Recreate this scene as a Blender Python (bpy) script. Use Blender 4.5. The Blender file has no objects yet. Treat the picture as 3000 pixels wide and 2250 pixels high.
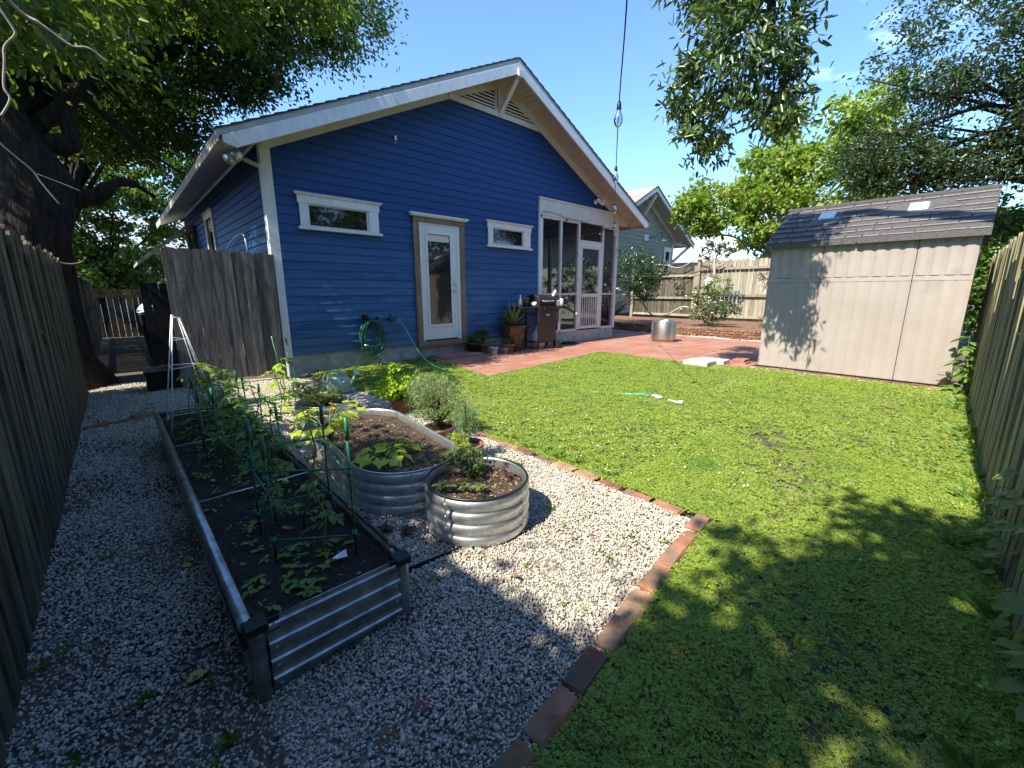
import bpy, math, random
import numpy as np
from mathutils import Vector, Matrix, Quaternion
random.seed(7); RNG=np.random.default_rng(11)
S=bpy.context.scene; COL=S.collection
R=math.radians
# ------------------------------------------------------------------ camera, sky, sun, exposure
cam=bpy.data.cameras.new('camera'); co=bpy.data.objects.new('camera',cam); COL.objects.link(co)
cam.sensor_width=36; cam.lens=14.76; cam.clip_start=.02; cam.clip_end=500
YAW=42.9; PITCH=12.3
fw=Vector((math.sin(R(YAW))*math.cos(R(PITCH)),math.cos(R(YAW))*math.cos(R(PITCH)),-math.sin(R(PITCH))))
co.location=(0,0,1.3); co.rotation_euler=fw.to_track_quat('-Z','Y').to_euler(); S.camera=co
SUN_EL=50; SUN_AZ=3.0          # the light travels towards +X, turned SUN_AZ degrees to +Y
w=bpy.data.worlds.new('World'); S.world=w; w.use_nodes=True
nt=w.node_tree; nt.nodes.clear()
out=nt.nodes.new('ShaderNodeOutputWorld'); bg=nt.nodes.new('ShaderNodeBackground'); sky=nt.nodes.new('ShaderNodeTexSky')
sky.sky_type='NISHITA'; sky.sun_disc=False; sky.sun_elevation=R(SUN_EL); sky.sun_rotation=R(270-SUN_AZ)
sky.air_density=1.0; sky.dust_density=.3; sky.ozone_density=2.2
bg.inputs[1].default_value=.15
# a few faint wisps of cloud, high up to the right
tc=nt.nodes.new('ShaderNodeTexCoord'); mp=nt.nodes.new('ShaderNodeMapping'); mp.inputs['Scale'].default_value=(5,7,14); mp.inputs['Rotation'].default_value=(.5,.3,.2); mp.inputs['Location'].default_value=(.35,.2,0)
nz=nt.nodes.new('ShaderNodeTexNoise'); nz.inputs['Scale'].default_value=1.6; nz.inputs['Detail'].default_value=5
cr=nt.nodes.new('ShaderNodeMapRange'); cr.inputs[1].default_value=.56; cr.inputs[2].default_value=.74; cr.inputs[4].default_value=.55
mx=nt.nodes.new('ShaderNodeMixRGB'); mx.inputs[2].default_value=(6.5,7.4,8.6,1)
nt.links.new(tc.outputs['Generated'],mp.inputs[0]); nt.links.new(mp.outputs[0],nz.inputs[0]); nt.links.new(nz.outputs[0],cr.inputs[0])
nt.links.new(cr.outputs[0],mx.inputs[0]); nt.links.new(sky.outputs[0],mx.inputs[1]); dn=nt.nodes.new('ShaderNodeVectorMath'); dn.operation='DOT_PRODUCT'; dn.inputs[1].default_value=(.90,.215,.38)
dm=nt.nodes.new('ShaderNodeMapRange'); dm.inputs[1].default_value=.972; dm.inputs[2].default_value=.995; ml=nt.nodes.new('ShaderNodeMath'); ml.operation='MULTIPLY'
nt.links.new(tc.outputs['Generated'],dn.inputs[0]); nt.links.new(dn.outputs['Value'],dm.inputs[0]); nt.links.new(dm.outputs[0],ml.inputs[0]); nt.links.new(cr.outputs[0],ml.inputs[1]); nt.links.new(ml.outputs[0],mx.inputs[0])
tint=nt.nodes.new('ShaderNodeMixRGB'); tint.blend_type='MULTIPLY'; tint.inputs[0].default_value=1; tint.inputs[2].default_value=(.62,.77,.95,1); nt.links.new(mx.outputs[0],tint.inputs[1]); nt.links.new(tint.outputs[0],bg.inputs[0]); nt.links.new(bg.outputs[0],out.inputs[0])
sl=bpy.data.lights.new('sun','SUN'); so=bpy.data.objects.new('sun',sl); COL.objects.link(so)
sl.energy=3.9; sl.angle=R(.53); sl.color=(1,.92,.79)
LD=Vector((math.cos(R(SUN_EL))*math.cos(R(SUN_AZ)),math.cos(R(SUN_EL))*math.sin(R(SUN_AZ)),-math.sin(R(SUN_EL))))
so.rotation_euler=LD.to_track_quat('-Z','Y').to_euler(); so.location=(-20,0,25)
S.view_settings.view_transform='Standard'; S.view_settings.look='None'; S.view_settings.gamma=1
S.view_settings.exposure=1.45; S.view_settings.use_curve_mapping=False
S.cycles.max_bounces=8; S.cycles.diffuse_bounces=4; S.cycles.transparent_max_bounces=24; S.cycles.glossy_bounces=3
S.cycles.caustics_reflective=False; S.cycles.caustics_refractive=False

# ------------------------------------------------------------------ materials
MATS={}
def mat(name,c1,c2=None,scale=8,rough=.7,bump=0,stretch=(1,1,1),detail=4,rnd=0,metal=0,spec=.4,transl=0,lo=.35,hi=.65,bdist=.01,c3=None,c3s=2,c3lo=.55,c3hi=.75,alpha=1,hue=0):
    if name in MATS: return MATS[name]
    m=bpy.data.materials.new(name); m.use_nodes=True; t=m.node_tree; n=t.nodes; L=t.links; n.clear()
    o=n.new('ShaderNodeOutputMaterial'); p=n.new('ShaderNodeBsdfPrincipled'); L.new(p.outputs[0],o.inputs[0])
    p.inputs['Roughness'].default_value=rough; p.inputs['Metallic'].default_value=metal; p.inputs['Specular IOR Level'].default_value=spec
    col=None
    if c2 is not None or bump:
        tc=n.new('ShaderNodeTexCoord'); mp=n.new('ShaderNodeMapping'); mp.inputs['Scale'].default_value=stretch
        L.new(tc.outputs['Object'],mp.inputs[0]); src=mp.outputs[0]
        if rnd or hue:
            oi=n.new('ShaderNodeObjectInfo'); va=n.new('ShaderNodeVectorMath'); va.operation='ADD'
            vm=n.new('ShaderNodeVectorMath'); vm.operation='SCALE'; vm.inputs[0].default_value=(13,7,5); L.new(oi.outputs['Random'],vm.inputs['Scale'])
            L.new(src,va.inputs[0]); L.new(vm.outputs[0],va.inputs[1]); src=va.outputs[0]
        z=n.new('ShaderNodeTexNoise'); z.inputs['Scale'].default_value=scale; z.inputs['Detail'].default_value=detail; z.inputs['Roughness'].default_value=.6
        L.new(src,z.inputs[0])
        if c2 is not None:
            mr=n.new('ShaderNodeMapRange'); mr.inputs[1].default_value=lo; mr.inputs[2].default_value=hi; L.new(z.outputs[0],mr.inputs[0])
            mi=n.new('ShaderNodeMixRGB'); mi.inputs[1].default_value=(*c1,1); mi.inputs[2].default_value=(*c2,1); L.new(mr.outputs[0],mi.inputs[0]); col=mi.outputs[0]
        if c3 is not None:
            z3=n.new('ShaderNodeTexNoise'); z3.inputs['Scale'].default_value=c3s; z3.inputs['Detail'].default_value=5; L.new(tc.outputs['Object'] if not rnd else src,z3.inputs[0])
            m3=n.new('ShaderNodeMapRange'); m3.inputs[1].default_value=c3lo; m3.inputs[2].default_value=c3hi; L.new(z3.outputs[0],m3.inputs[0])
            i3=n.new('ShaderNodeMixRGB'); i3.inputs[2].default_value=(*c3,1); L.new(m3.outputs[0],i3.inputs[0]); L.new(col,i3.inputs[1]); col=i3.outputs[0]
        if bump:
            b=n.new('ShaderNodeBump'); b.inputs['Strength'].default_value=bump; b.inputs['Distance'].default_value=bdist; L.new(z.outputs[0],b.inputs['Height']); L.new(b.outputs[0],p.inputs['Normal'])
    if rnd:
        oi=n.new('ShaderNodeObjectInfo'); h=n.new('ShaderNodeHueSaturation'); mr=n.new('ShaderNodeMapRange')
        mr.inputs[3].default_value=1-rnd; mr.inputs[4].default_value=1+rnd; L.new(oi.outputs['Random'],mr.inputs[0]); L.new(mr.outputs[0],h.inputs['Value'])
        if hue:
            mh=n.new('ShaderNodeMapRange'); mh.inputs[3].default_value=.5-hue; mh.inputs[4].default_value=.5+hue
            ml=n.new('ShaderNodeMath'); ml.operation='FRACT'; mm=n.new('ShaderNodeMath'); mm.operation='MULTIPLY'; mm.inputs[1].default_value=7.3
            L.new(oi.outputs['Random'],mm.inputs[0]); L.new(mm.outputs[0],ml.inputs[0]); L.new(ml.outputs[0],mh.inputs[0]); L.new(mh.outputs[0],h.inputs['Hue'])
        if col is None: h.inputs['Color'].default_value=(*c1,1)
        else: L.new(col,h.inputs['Color'])
        col=h.outputs[0]
    if col is None: p.inputs['Base Color'].default_value=(*c1,1)
    else: L.new(col,p.inputs['Base Color'])
    if transl:
        tr=n.new('ShaderNodeBsdfTranslucent'); ms=n.new('ShaderNodeMixShader'); ms.inputs[0].default_value=transl
        if col is None: tr.inputs[0].default_value=(*[min(1,v*1.3) for v in c1],1)
        else:
            g=n.new('ShaderNodeMixRGB'); g.blend_type='MULTIPLY'; g.inputs[0].default_value=1; g.inputs[2].default_value=(1.35,1.5,.7,1); L.new(col,g.inputs[1]); L.new(g.outputs[0],tr.inputs[0])
        L.new(p.outputs[0],ms.inputs[1]); L.new(tr.outputs[0],ms.inputs[2]); L.new(ms.outputs[0],o.inputs[0])
    if alpha<1: p.inputs['Alpha'].default_value=alpha
    MATS[name]=m; return m
def leafmat(name,c1,c2,transl=.3,rough=.45,spec=.4,rnd=0,scale=3,drift=None):
    """leaf colour varies leaf by leaf (random per mesh island)"""
    if name in MATS: return MATS[name]
    m=bpy.data.materials.new(name); m.use_nodes=True; t=m.node_tree; n=t.nodes; L=t.links; n.clear()
    o=n.new('ShaderNodeOutputMaterial'); p=n.new('ShaderNodeBsdfPrincipled'); g=n.new('ShaderNodeNewGeometry'); tr=n.new('ShaderNodeBsdfTranslucent'); ms=n.new('ShaderNodeMixShader')
    mi=n.new('ShaderNodeMixRGB'); mi.inputs[1].default_value=(*c1,1); mi.inputs[2].default_value=(*c2,1)
    tc=n.new('ShaderNodeTexCoord'); z=n.new('ShaderNodeTexNoise'); z.inputs['Scale'].default_value=scale; z.inputs['Detail'].default_value=2
    L.new(tc.outputs['Object'],z.inputs[0]); a=n.new('ShaderNodeMath'); a.operation='ADD'; b=n.new('ShaderNodeMath'); b.operation='MULTIPLY_ADD'; b.inputs[1].default_value=1.6; b.inputs[2].default_value=-.8
    L.new(z.outputs[0],b.inputs[0]); L.new(b.outputs[0],a.inputs[0]); L.new(g.outputs['Random Per Island'],a.inputs[1])
    a.use_clamp=True
    L.new(a.outputs[0],mi.inputs[0]); col=mi.outputs[0]
    if drift:
        for sc_,lo_,hi_,c_ in drift:
            zz=n.new('ShaderNodeTexNoise'); zz.inputs['Scale'].default_value=sc_; zz.inputs['Detail'].default_value=4; L.new(g.outputs['Position'],zz.inputs[0])
            mm=n.new('ShaderNodeMapRange'); mm.inputs[1].default_value=lo_; mm.inputs[2].default_value=hi_; mm.inputs[4].default_value=.8; L.new(zz.outputs[0],mm.inputs[0])
            ii=n.new('ShaderNodeMixRGB'); ii.inputs[2].default_value=(*c_,1); L.new(mm.outputs[0],ii.inputs[0]); L.new(col,ii.inputs[1]); col=ii.outputs[0]
    L.new(col,p.inputs['Base Color']); p.inputs['Roughness'].default_value=rough; p.inputs['Specular IOR Level'].default_value=spec
    q=n.new('ShaderNodeMixRGB'); q.blend_type='MULTIPLY'; q.inputs[0].default_value=1; q.inputs[2].default_value=(1.5,1.6,.6,1); L.new(col,q.inputs[1]); L.new(q.outputs[0],tr.inputs[0])
    ms.inputs[0].default_value=transl; L.new(p.outputs[0],ms.inputs[1]); L.new(tr.outputs[0],ms.inputs[2]); L.new(ms.outputs[0],o.inputs[0])
    MATS[name]=m; return m
M=MATS
def blue_paint():
    """deep blue paint, faded and chalky low on the wall where rain and sun reach it"""
    m=mat('blue_paint',(.009,.05,.175),(.012,.062,.215),scale=6,rough=.55,bump=.25,stretch=(.6,6,8),rnd=.07,bdist=.004)
    t=m.node_tree; n=t.nodes; L=t.links
    p=[x for x in n if x.type=='BSDF_PRINCIPLED'][0]; src=p.inputs['Base Color'].links[0].from_socket
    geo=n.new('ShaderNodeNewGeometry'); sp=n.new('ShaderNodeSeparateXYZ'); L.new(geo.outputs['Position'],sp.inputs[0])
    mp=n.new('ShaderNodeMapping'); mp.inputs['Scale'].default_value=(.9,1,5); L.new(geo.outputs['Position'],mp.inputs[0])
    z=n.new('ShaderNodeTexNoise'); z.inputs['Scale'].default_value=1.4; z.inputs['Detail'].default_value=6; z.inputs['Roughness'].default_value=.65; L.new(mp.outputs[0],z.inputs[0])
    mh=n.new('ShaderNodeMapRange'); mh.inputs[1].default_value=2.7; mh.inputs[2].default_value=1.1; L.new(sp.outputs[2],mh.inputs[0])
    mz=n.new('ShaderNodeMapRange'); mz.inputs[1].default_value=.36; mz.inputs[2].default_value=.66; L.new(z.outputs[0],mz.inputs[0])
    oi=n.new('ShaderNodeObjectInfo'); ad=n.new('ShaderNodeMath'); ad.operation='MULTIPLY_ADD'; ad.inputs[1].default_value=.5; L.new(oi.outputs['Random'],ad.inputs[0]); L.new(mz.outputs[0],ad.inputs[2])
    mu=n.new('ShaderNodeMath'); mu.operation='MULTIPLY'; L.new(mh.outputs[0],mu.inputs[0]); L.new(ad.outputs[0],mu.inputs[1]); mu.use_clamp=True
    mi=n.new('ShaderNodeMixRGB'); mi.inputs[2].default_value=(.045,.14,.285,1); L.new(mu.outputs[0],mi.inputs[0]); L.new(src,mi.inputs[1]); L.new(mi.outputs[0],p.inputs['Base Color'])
    src=mi.outputs[0]; md=n.new('ShaderNodeMapRange'); md.inputs[1].default_value=.75; md.inputs[2].default_value=.3; md.inputs[4].default_value=.45; L.new(sp.outputs[2],md.inputs[0])
    zd=n.new('ShaderNodeTexNoise'); zd.inputs['Scale'].default_value=7; zd.inputs['Detail'].default_value=6; L.new(geo.outputs['Position'],zd.inputs[0])
    mdm=n.new('ShaderNodeMath'); mdm.operation='MULTIPLY'; L.new(md.outputs[0],mdm.inputs[0]); L.new(zd.outputs[0],mdm.inputs[1])
    mk=n.new('ShaderNodeMixRGB'); mk.inputs[2].default_value=(.13,.12,.09,1); L.new(mdm.outputs[0],mk.inputs[0]); L.new(src,mk.inputs[1]); L.new(mk.outputs[0],p.inputs['Base Color'])
    return m
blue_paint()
mat('white_trim',(.68,.68,.65),(.78,.775,.74),scale=5,rough=.5,bump=.15,stretch=(3,3,1))
mat('cream_trim',(.6,.565,.5),(.69,.655,.59),scale=5,rough=.55,bump=.12)
mat('soffit_paint',(.38,.36,.335),(.46,.44,.41),scale=4,rough=.6,bump=.1)
mat('tan_trim',(.4,.37,.31),(.5,.46,.4),scale=9,rough=.6)
mat('shingle_dark',(.035,.035,.04),(.06,.06,.065),scale=30,rough=.9,bump=.4)
mat('shingle_tan',(.26,.2,.17),(.38,.32,.28),scale=14,rough=.9,bump=.4,rnd=.15)
mat('foundation',(.26,.26,.25),(.4,.4,.38),scale=4,rough=.85,bump=.5,c3=(.18,.19,.17),c3s=3)
mat('raw_wood',(.12,.085,.055),(.27,.2,.14),scale=3,rough=.75,bump=.5,stretch=(9,9,1),detail=6)
mat('door_paint',(.62,.66,.66),(.68,.71,.7),scale=4,rough=.35)
mat('glass_dark',(.012,.014,.014),rough=.03,spec=.9)
mat('glass_black',(.006,.007,.007),rough=.06,spec=.5)
mat('grey_board',(.065,.058,.05),(.185,.17,.15),scale=2.2,rough=.85,bump=.8,stretch=(10,10,1),detail=8,rnd=.28,c3=(.07,.06,.05),c3s=9,c3lo=.62,c3hi=.75)
mat('moss_board',(.14,.12,.06),(.32,.28,.155),scale=2.0,rough=.85,bump=.7,stretch=(9,9,1),detail=7,rnd=.3,c3=(.10,.115,.035),c3s=2.2)
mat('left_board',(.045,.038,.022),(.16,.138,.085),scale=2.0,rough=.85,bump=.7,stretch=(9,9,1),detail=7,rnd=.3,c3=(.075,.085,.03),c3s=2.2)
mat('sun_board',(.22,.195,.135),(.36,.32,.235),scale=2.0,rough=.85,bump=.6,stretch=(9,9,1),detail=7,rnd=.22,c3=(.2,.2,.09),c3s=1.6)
mat('black_board',(.006,.008,.009),(.012,.015,.016),scale=3,rough=.7)
mat('shed_wall',(.33,.285,.252),(.38,.335,.297),scale=1.4,rough=.5,bump=.15,c3=(.31,.265,.225),c3s=3)
mat('shed_roof',(.065,.06,.059),(.10,.094,.092),scale=26,rough=.55,bump=.3,rnd=.12)
mat('shed_roof_edge',(.22,.21,.2),(.3,.29,.28),scale=26,rough=.5)
mat('moss_shaded',(.05,.045,.026),(.14,.12,.075),scale=2.0,rough=.85,bump=.7,stretch=(9,9,1),detail=7,rnd=.3,c3=(.06,.075,.03),c3s=2.2)  # mossy boards with the hedge's shade darkened into their colour
mat('skylight',(.75,.78,.78),rough=.3)
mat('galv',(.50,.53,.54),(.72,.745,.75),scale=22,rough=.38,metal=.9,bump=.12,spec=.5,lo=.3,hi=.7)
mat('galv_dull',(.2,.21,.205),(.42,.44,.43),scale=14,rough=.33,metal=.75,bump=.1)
mat('steel',(.55,.5,.44),(.66,.61,.54),scale=3,rough=.36,metal=1,stretch=(1,1,40),bump=.05)
mat('dark_plastic',(.012,.018,.018),rough=.4)
mat('black_metal',(.012,.012,.012),(.02,.018,.017),scale=30,rough=.45)
mat('brown_metal',(.035,.025,.02),rough=.4)
mat('soil',(.010,.008,.007),(.05,.036,.026),scale=55,rough=1,bump=1,bdist=.02,detail=8)
mat('soil_mulch',(.022,.014,.010),(.12,.075,.052),scale=60,rough=1,bump=1,bdist=.02,detail=8)
mat('mulch',(.09,.045,.025),(.30,.17,.11),scale=35,rough=1,bump=1,bdist=.03,detail=6)
mat('earth',(.05,.04,.025),(.13,.11,.075),scale=9,rough=1,bump=.8,bdist=.02,detail=8,c3=(.2,.185,.15),c3s=1.2)
mat('lawn_soil',(.045,.055,.02),(.11,.12,.05),scale=30,rough=1,bump=.8,bdist=.01,c3=(.2,.17,.12),c3s=1.5,c3lo=.55,c3hi=.75)
mat('path_soil',(.035,.028,.02),(.15,.12,.09),scale=45,rough=1,bump=.8,bdist=.01)
mat('gravel_base',(.11,.095,.075),(.26,.23,.19),scale=60,rough=1,bump=1,detail=5)
mat('pebble',(.40,.355,.285),(.55,.50,.42),scale=20,rough=.55,bump=.1,rnd=.34)
mat('brick',(.19,.075,.042),(.36,.165,.10),scale=14,rough=.95,bump=1,bdist=.012,rnd=.3,hue=.012,c3=(.13,.105,.07),c3s=7,c3lo=.42,c3hi=.66,detail=8)
mat('brick_tan',(.24,.14,.08),(.38,.25,.15),scale=12,rough=.95,bump=1,bdist=.012,rnd=.2,c3=(.15,.10,.065),c3s=7)
mat('patio_red',(.27,.115,.075),(.38,.185,.13),scale=3,rough=.75,bump=.25,rnd=.08,c3=(.3,.2,.15),c3s=.9,c3lo=.5,c3hi=.8,detail=7)
mat('concrete',(.35,.34,.3),(.52,.51,.46),scale=9,rough=.9,bump=.5,c3=(.25,.24,.2),c3s=5)
mat('terracotta',(.22,.09,.05),(.32,.15,.09),scale=8,rough=.8)
mat('white_glaze',(.72,.73,.72),rough=.3)
mat('brown_glaze',(.05,.022,.014),(.1,.045,.028),scale=8,rough=.22,spec=.6)
mat('mint_plastic',(.33,.5,.37),(.38,.55,.42),scale=3,rough=.35,spec=.5,transl=.15)
mat('stake_green',(.015,.12,.065),(.03,.17,.09),scale=60,rough=.4)
mat('tie_green',(.02,.2,.13),rough=.5)
mat('wire_white',(.75,.75,.73),rough=.4)
mat('rod_metal',(.6,.66,.66),rough=.3,metal=.6)
mat('hose_green',(.012,.12,.055),rough=.35,spec=.5)
mat('hose_mint',(.04,.42,.28),rough=.35,spec=.5)
mat('bark',(.016,.012,.009),(.06,.045,.033),scale=7,rough=1,bump=1,bdist=.06,stretch=(3,3,.6),detail=8)
mat('bark_pale',(.28,.24,.18),(.45,.4,.33),scale=14,rough=.9,bump=.5,bdist=.01)
mat('bark_tan',(.3,.22,.12),(.42,.33,.2),scale=9,rough=.9,bump=.5)
mat('stem_green',(.09,.16,.035),rough=.6)
mat('stem_brown',(.12,.085,.05),rough=.8)
mat('sage_paint',(.25,.265,.20),(.30,.315,.24),scale=5,rough=.6,rnd=.04)
mat('metal_roof',(.42,.44,.46),(.5,.52,.54),scale=2,rough=.4,metal=.3)
mat('white_paper',(.8,.8,.8),rough=.6)
mat('cord',(.02,.018,.016),rough=.5)
mat('litter_brown',(.14,.08,.045),(.3,.19,.11),scale=8,rough=.9,rnd=.3)
mat('litter_yellow',(.42,.33,.07),(.5,.4,.12),scale=8,rough=.8)
mat('litter_red',(.16,.05,.045),rough=.8)
leafmat('leaf_oak',(.04,.065,.016),(.125,.175,.036),transl=.5)
leafmat('leaf_near',(.06,.105,.02),(.17,.235,.045),transl=.48)
leafmat('leaf_dark',(.028,.05,.02),(.075,.115,.04),transl=.38,spec=.45,rough=.35)
leafmat('leaf_magnolia',(.035,.07,.02),(.15,.22,.06),transl=.25,spec=.7,rough=.3)
leafmat('leaf_lime',(.12,.19,.025),(.30,.38,.06),transl=.45)
leafmat('leaf_mid',(.06,.12,.025),(.16,.24,.05),transl=.4)
leafmat('leaf_hedge',(.018,.045,.018),(.07,.12,.05),transl=.15,spec=.6,rough=.3)
leafmat('leaf_clover',(.20,.29,.035),(.37,.465,.085),transl=.35,rough=.55,scale=40,drift=[(1.1,.56,.8,(.42,.45,.16)),(2.7,.55,.75,(.12,.24,.045))])
leafmat('leaf_grass',(.22,.3,.06),(.38,.42,.15),transl=.3,rough=.6)
leafmat('leaf_dry',(.3,.25,.12),(.42,.36,.2),transl=.2,rough=.8)
leafmat('leaf_squash',(.36,.44,.03),(.55,.6,.07),transl=.4)
leafmat('leaf_tomato',(.09,.165,.035),(.20,.29,.06),transl=.4)
leafmat('leaf_mint',(.24,.4,.03),(.42,.55,.06),transl=.35)
leafmat('leaf_rosemary',(.17,.25,.10),(.32,.42,.18),transl=.2)
leafmat('leaf_dill',(.13,.22,.13),(.24,.34,.2),transl=.2)
leafmat('leaf_weed',(.11,.2,.035),(.22,.33,.07),transl=.35)
leafmat('leaf_agave',(.13,.19,.08),(.2,.27,.12),transl=.1)
leafmat('leaf_hosta',(.10,.15,.02),(.22,.27,.05),transl=.35)
leafmat('leaf_maroon',(.05,.02,.02),(.12,.05,.045),transl=.25)
mat('petal_white',(.8,.8,.76),rough=.6); mat('petal_pink',(.5,.22,.36),rough=.6); mat('petal_orange',(.75,.25,.03),rough=.6)
mat('tomato_fruit',(.28,.4,.12),rough=.3)
def screen_mat():
    m=bpy.data.materials.new('screen_mesh'); m.use_nodes=True; n=m.node_tree.nodes; L=m.node_tree.links; n.clear()
    o=n.new('ShaderNodeOutputMaterial'); t=n.new('ShaderNodeBsdfTransparent'); d=n.new('ShaderNodeBsdfDiffuse'); x=n.new('ShaderNodeMixShader')
    d.inputs[0].default_value=(.022,.026,.03,1); x.inputs[0].default_value=.5
    L.new(t.outputs[0],x.inputs[1]); L.new(d.outputs[0],x.inputs[2]); L.new(x.outputs[0],o.inputs[0]); MATS['screen_mesh']=m
screen_mat()
def clear_mat():
    m=bpy.data.materials.new('bulb_glass'); m.use_nodes=True; n=m.node_tree.nodes; L=m.node_tree.links; n.clear()
    o=n.new('ShaderNodeOutputMaterial'); t=n.new('ShaderNodeBsdfTransparent'); d=n.new('ShaderNodeBsdfGlossy'); f=n.new('ShaderNodeFresnel'); x=n.new('ShaderNodeMixShader')
    f.inputs[0].default_value=1.7; d.inputs['Roughness'].default_value=.04; t.inputs[0].default_value=(.86,.88,.9,1)
    L.new(f.outputs[0],x.inputs[0]); L.new(t.outputs[0],x.inputs[1]); L.new(d.outputs[0],x.inputs[2]); L.new(x.outputs[0],o.inputs[0]); MATS['bulb_glass']=m
clear_mat()

# ------------------------------------------------------------------ mesh helpers
class MB:
    def __init__(s): s.v=[]; s.f=[]
    def add(s,vs,fs):
        k=len(s.v); s.v+= [tuple(p) for p in vs]; s.f+= [tuple(i+k for i in f) for f in fs]; return s
    def box(s,x0,x1,y0,y1,z0,z1):
        return s.add([(x0,y0,z0),(x1,y0,z0),(x1,y1,z0),(x0,y1,z0),(x0,y0,z1),(x1,y0,z1),(x1,y1,z1),(x0,y1,z1)],
          [(0,3,2,1),(4,5,6,7),(0,1,5,4),(1,2,6,5),(2,3,7,6),(3,0,4,7)])
    def hexa(s,a,b):   # two quads (bottom/top or back/front) with matching corners
        return s.add(list(a)+list(b),[(3,2,1,0),(4,5,6,7),(0,1,5,4),(1,2,6,5),(2,3,7,6),(3,0,4,7)])
    def bar(s,p,q,w,h,up=(0,0,1)):
        p=Vector(p);q=Vector(q);d=(q-p).normalized(); u=Vector(up)
        if abs(d.dot(u))>.98: u=Vector((0,1,0))
        sd=d.cross(u).normalized(); u=sd.cross(d)
        c=[(-1,-1),(1,-1),(1,1),(-1,1)]
        return s.hexa([p+sd*(a*w/2)+u*(b*h/2) for a,b in c],[q+sd*(a*w/2)+u*(b*h/2) for a,b in c])
    def tube(s,path,r,seg=6,cap=True):
        path=[Vector(p) for p in path]; n=len(path); rs=r if isinstance(r,(list,tuple)) else [r]*n
        k=len(s.v); nrm=None
        for i,p in enumerate(path):
            d=(path[min(i+1,n-1)]-path[max(i-1,0)]); d=d.normalized() if d.length>1e-9 else Vector((0,0,1))
            if nrm is None: nrm=d.orthogonal().normalized()
            else:
                nrm=nrm-d*nrm.dot(d); nrm=nrm.normalized() if nrm.length>1e-6 else d.orthogonal().normalized()
            b=d.cross(nrm)
            for j in range(seg):
                a=2*math.pi*j/seg; s.v.append(tuple(p+nrm*(math.cos(a)*rs[i])+b*(math.sin(a)*rs[i])))
        for i in range(n-1):
            for j in range(seg):
                a=k+i*seg+j; b=k+i*seg+(j+1)%seg; s.f.append((a,b,b+seg,a+seg))
        if cap: s.f.append(tuple(k+j for j in reversed(range(seg)))); s.f.append(tuple(k+(n-1)*seg+j for j in range(seg)))
        return s
    def lathe(s,prof,cx=0,cy=0,seg=24,cap=False,sx=1,sy=1):
        k=len(s.v)
        for r,z in prof:
            for j in range(seg):
                a=2*math.pi*j/seg; s.v.append((cx+r*math.cos(a)*sx,cy+r*math.sin(a)*sy,z))
        for i in range(len(prof)-1):
            for j in range(seg):
                a=k+i*seg+j; b=k+i*seg+(j+1)%seg; s.f.append((a,b,b+seg,a+seg))
        if cap: s.f.append(tuple(k+j for j in reversed(range(seg)))); s.f.append(tuple(k+(len(prof)-1)*seg+j for j in range(seg)))
        return s
    def poly(s,pts,d):   # extrude polygon by vector d
        n=len(pts); pts=[Vector(p) for p in pts]; d=Vector(d)
        return s.add(pts+[p+d for p in pts],[tuple(reversed(range(n))),tuple(range(n,2*n))]+[(i,(i+1)%n,(i+1)%n+n,i+n) for i in range(n)])
    def mesh(s,name,m,smooth=False,off=(0,0,0)):
        me=bpy.data.meshes.new(name); ox,oy,oz=off
        me.from_pydata([(x-ox,y-oy,z-oz) for x,y,z in s.v],[],s.f)
        me.materials.append(MATS[m])
        if smooth: me.polygons.foreach_set('use_smooth',[True]*len(me.polygons))
        me.update(); return me
def props(o,label=None,cat=None,group=None,kind=None):
    if label: o['label']=label
    if cat: o['category']=cat
    if group: o['group']=group
    if kind: o['kind']=kind
    return o
def link(o,parent=None):
    COL.objects.link(o)
    if parent: o.parent=parent
    return o
def wl(o):
    v=Vector(o.location)
    while o.parent: o=o.parent; v+=Vector(o.location)
    return v
def thing(name,loc,label,cat,group=None,kind=None):
    o=bpy.data.objects.new(name,None); o.location=loc; o.empty_display_size=.1; link(o); return props(o,label,cat,group,kind)
def part(name,mb,m,parent,smooth=False,kind=None,label=None,bevel=0):
    """mesh built in world coordinates, made local to its (unrotated) parent"""
    L=wl(parent) if parent else Vector((0,0,0))
    me=mb.mesh(name,m,smooth,L); o=bpy.data.objects.new(name,me); link(o,parent)
    if bevel:
        b=o.modifiers.new('bevel','BEVEL'); b.width=bevel; b.segments=1; b.limit_method='ANGLE'
    return props(o,label,kind=kind)
def lpart(name,mb,m,parent,smooth=False):
    o=bpy.data.objects.new(name,mb.mesh(name,m,smooth)); return link(o,parent)
def solo(name,mb,m,label,cat,group=None,kind=None,smooth=False,loc=(0,0,0),bevel=0):
    me=mb.mesh(name,m,smooth,loc); o=bpy.data.objects.new(name,me); o.location=loc; link(o)
    if bevel:
        b=o.modifiers.new('bevel','BEVEL'); b.width=bevel; b.segments=1; b.limit_method='ANGLE'
    return props(o,label,cat,group,kind)
def inst(name,me,parent,loc,rot=(0,0,0),sc=(1,1,1)):
    o=bpy.data.objects.new(name,me); link(o,parent); o.location=Vector(loc)-(wl(parent) if parent else Vector((0,0,0))); o.rotation_euler=rot; o.scale=sc; return o
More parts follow.
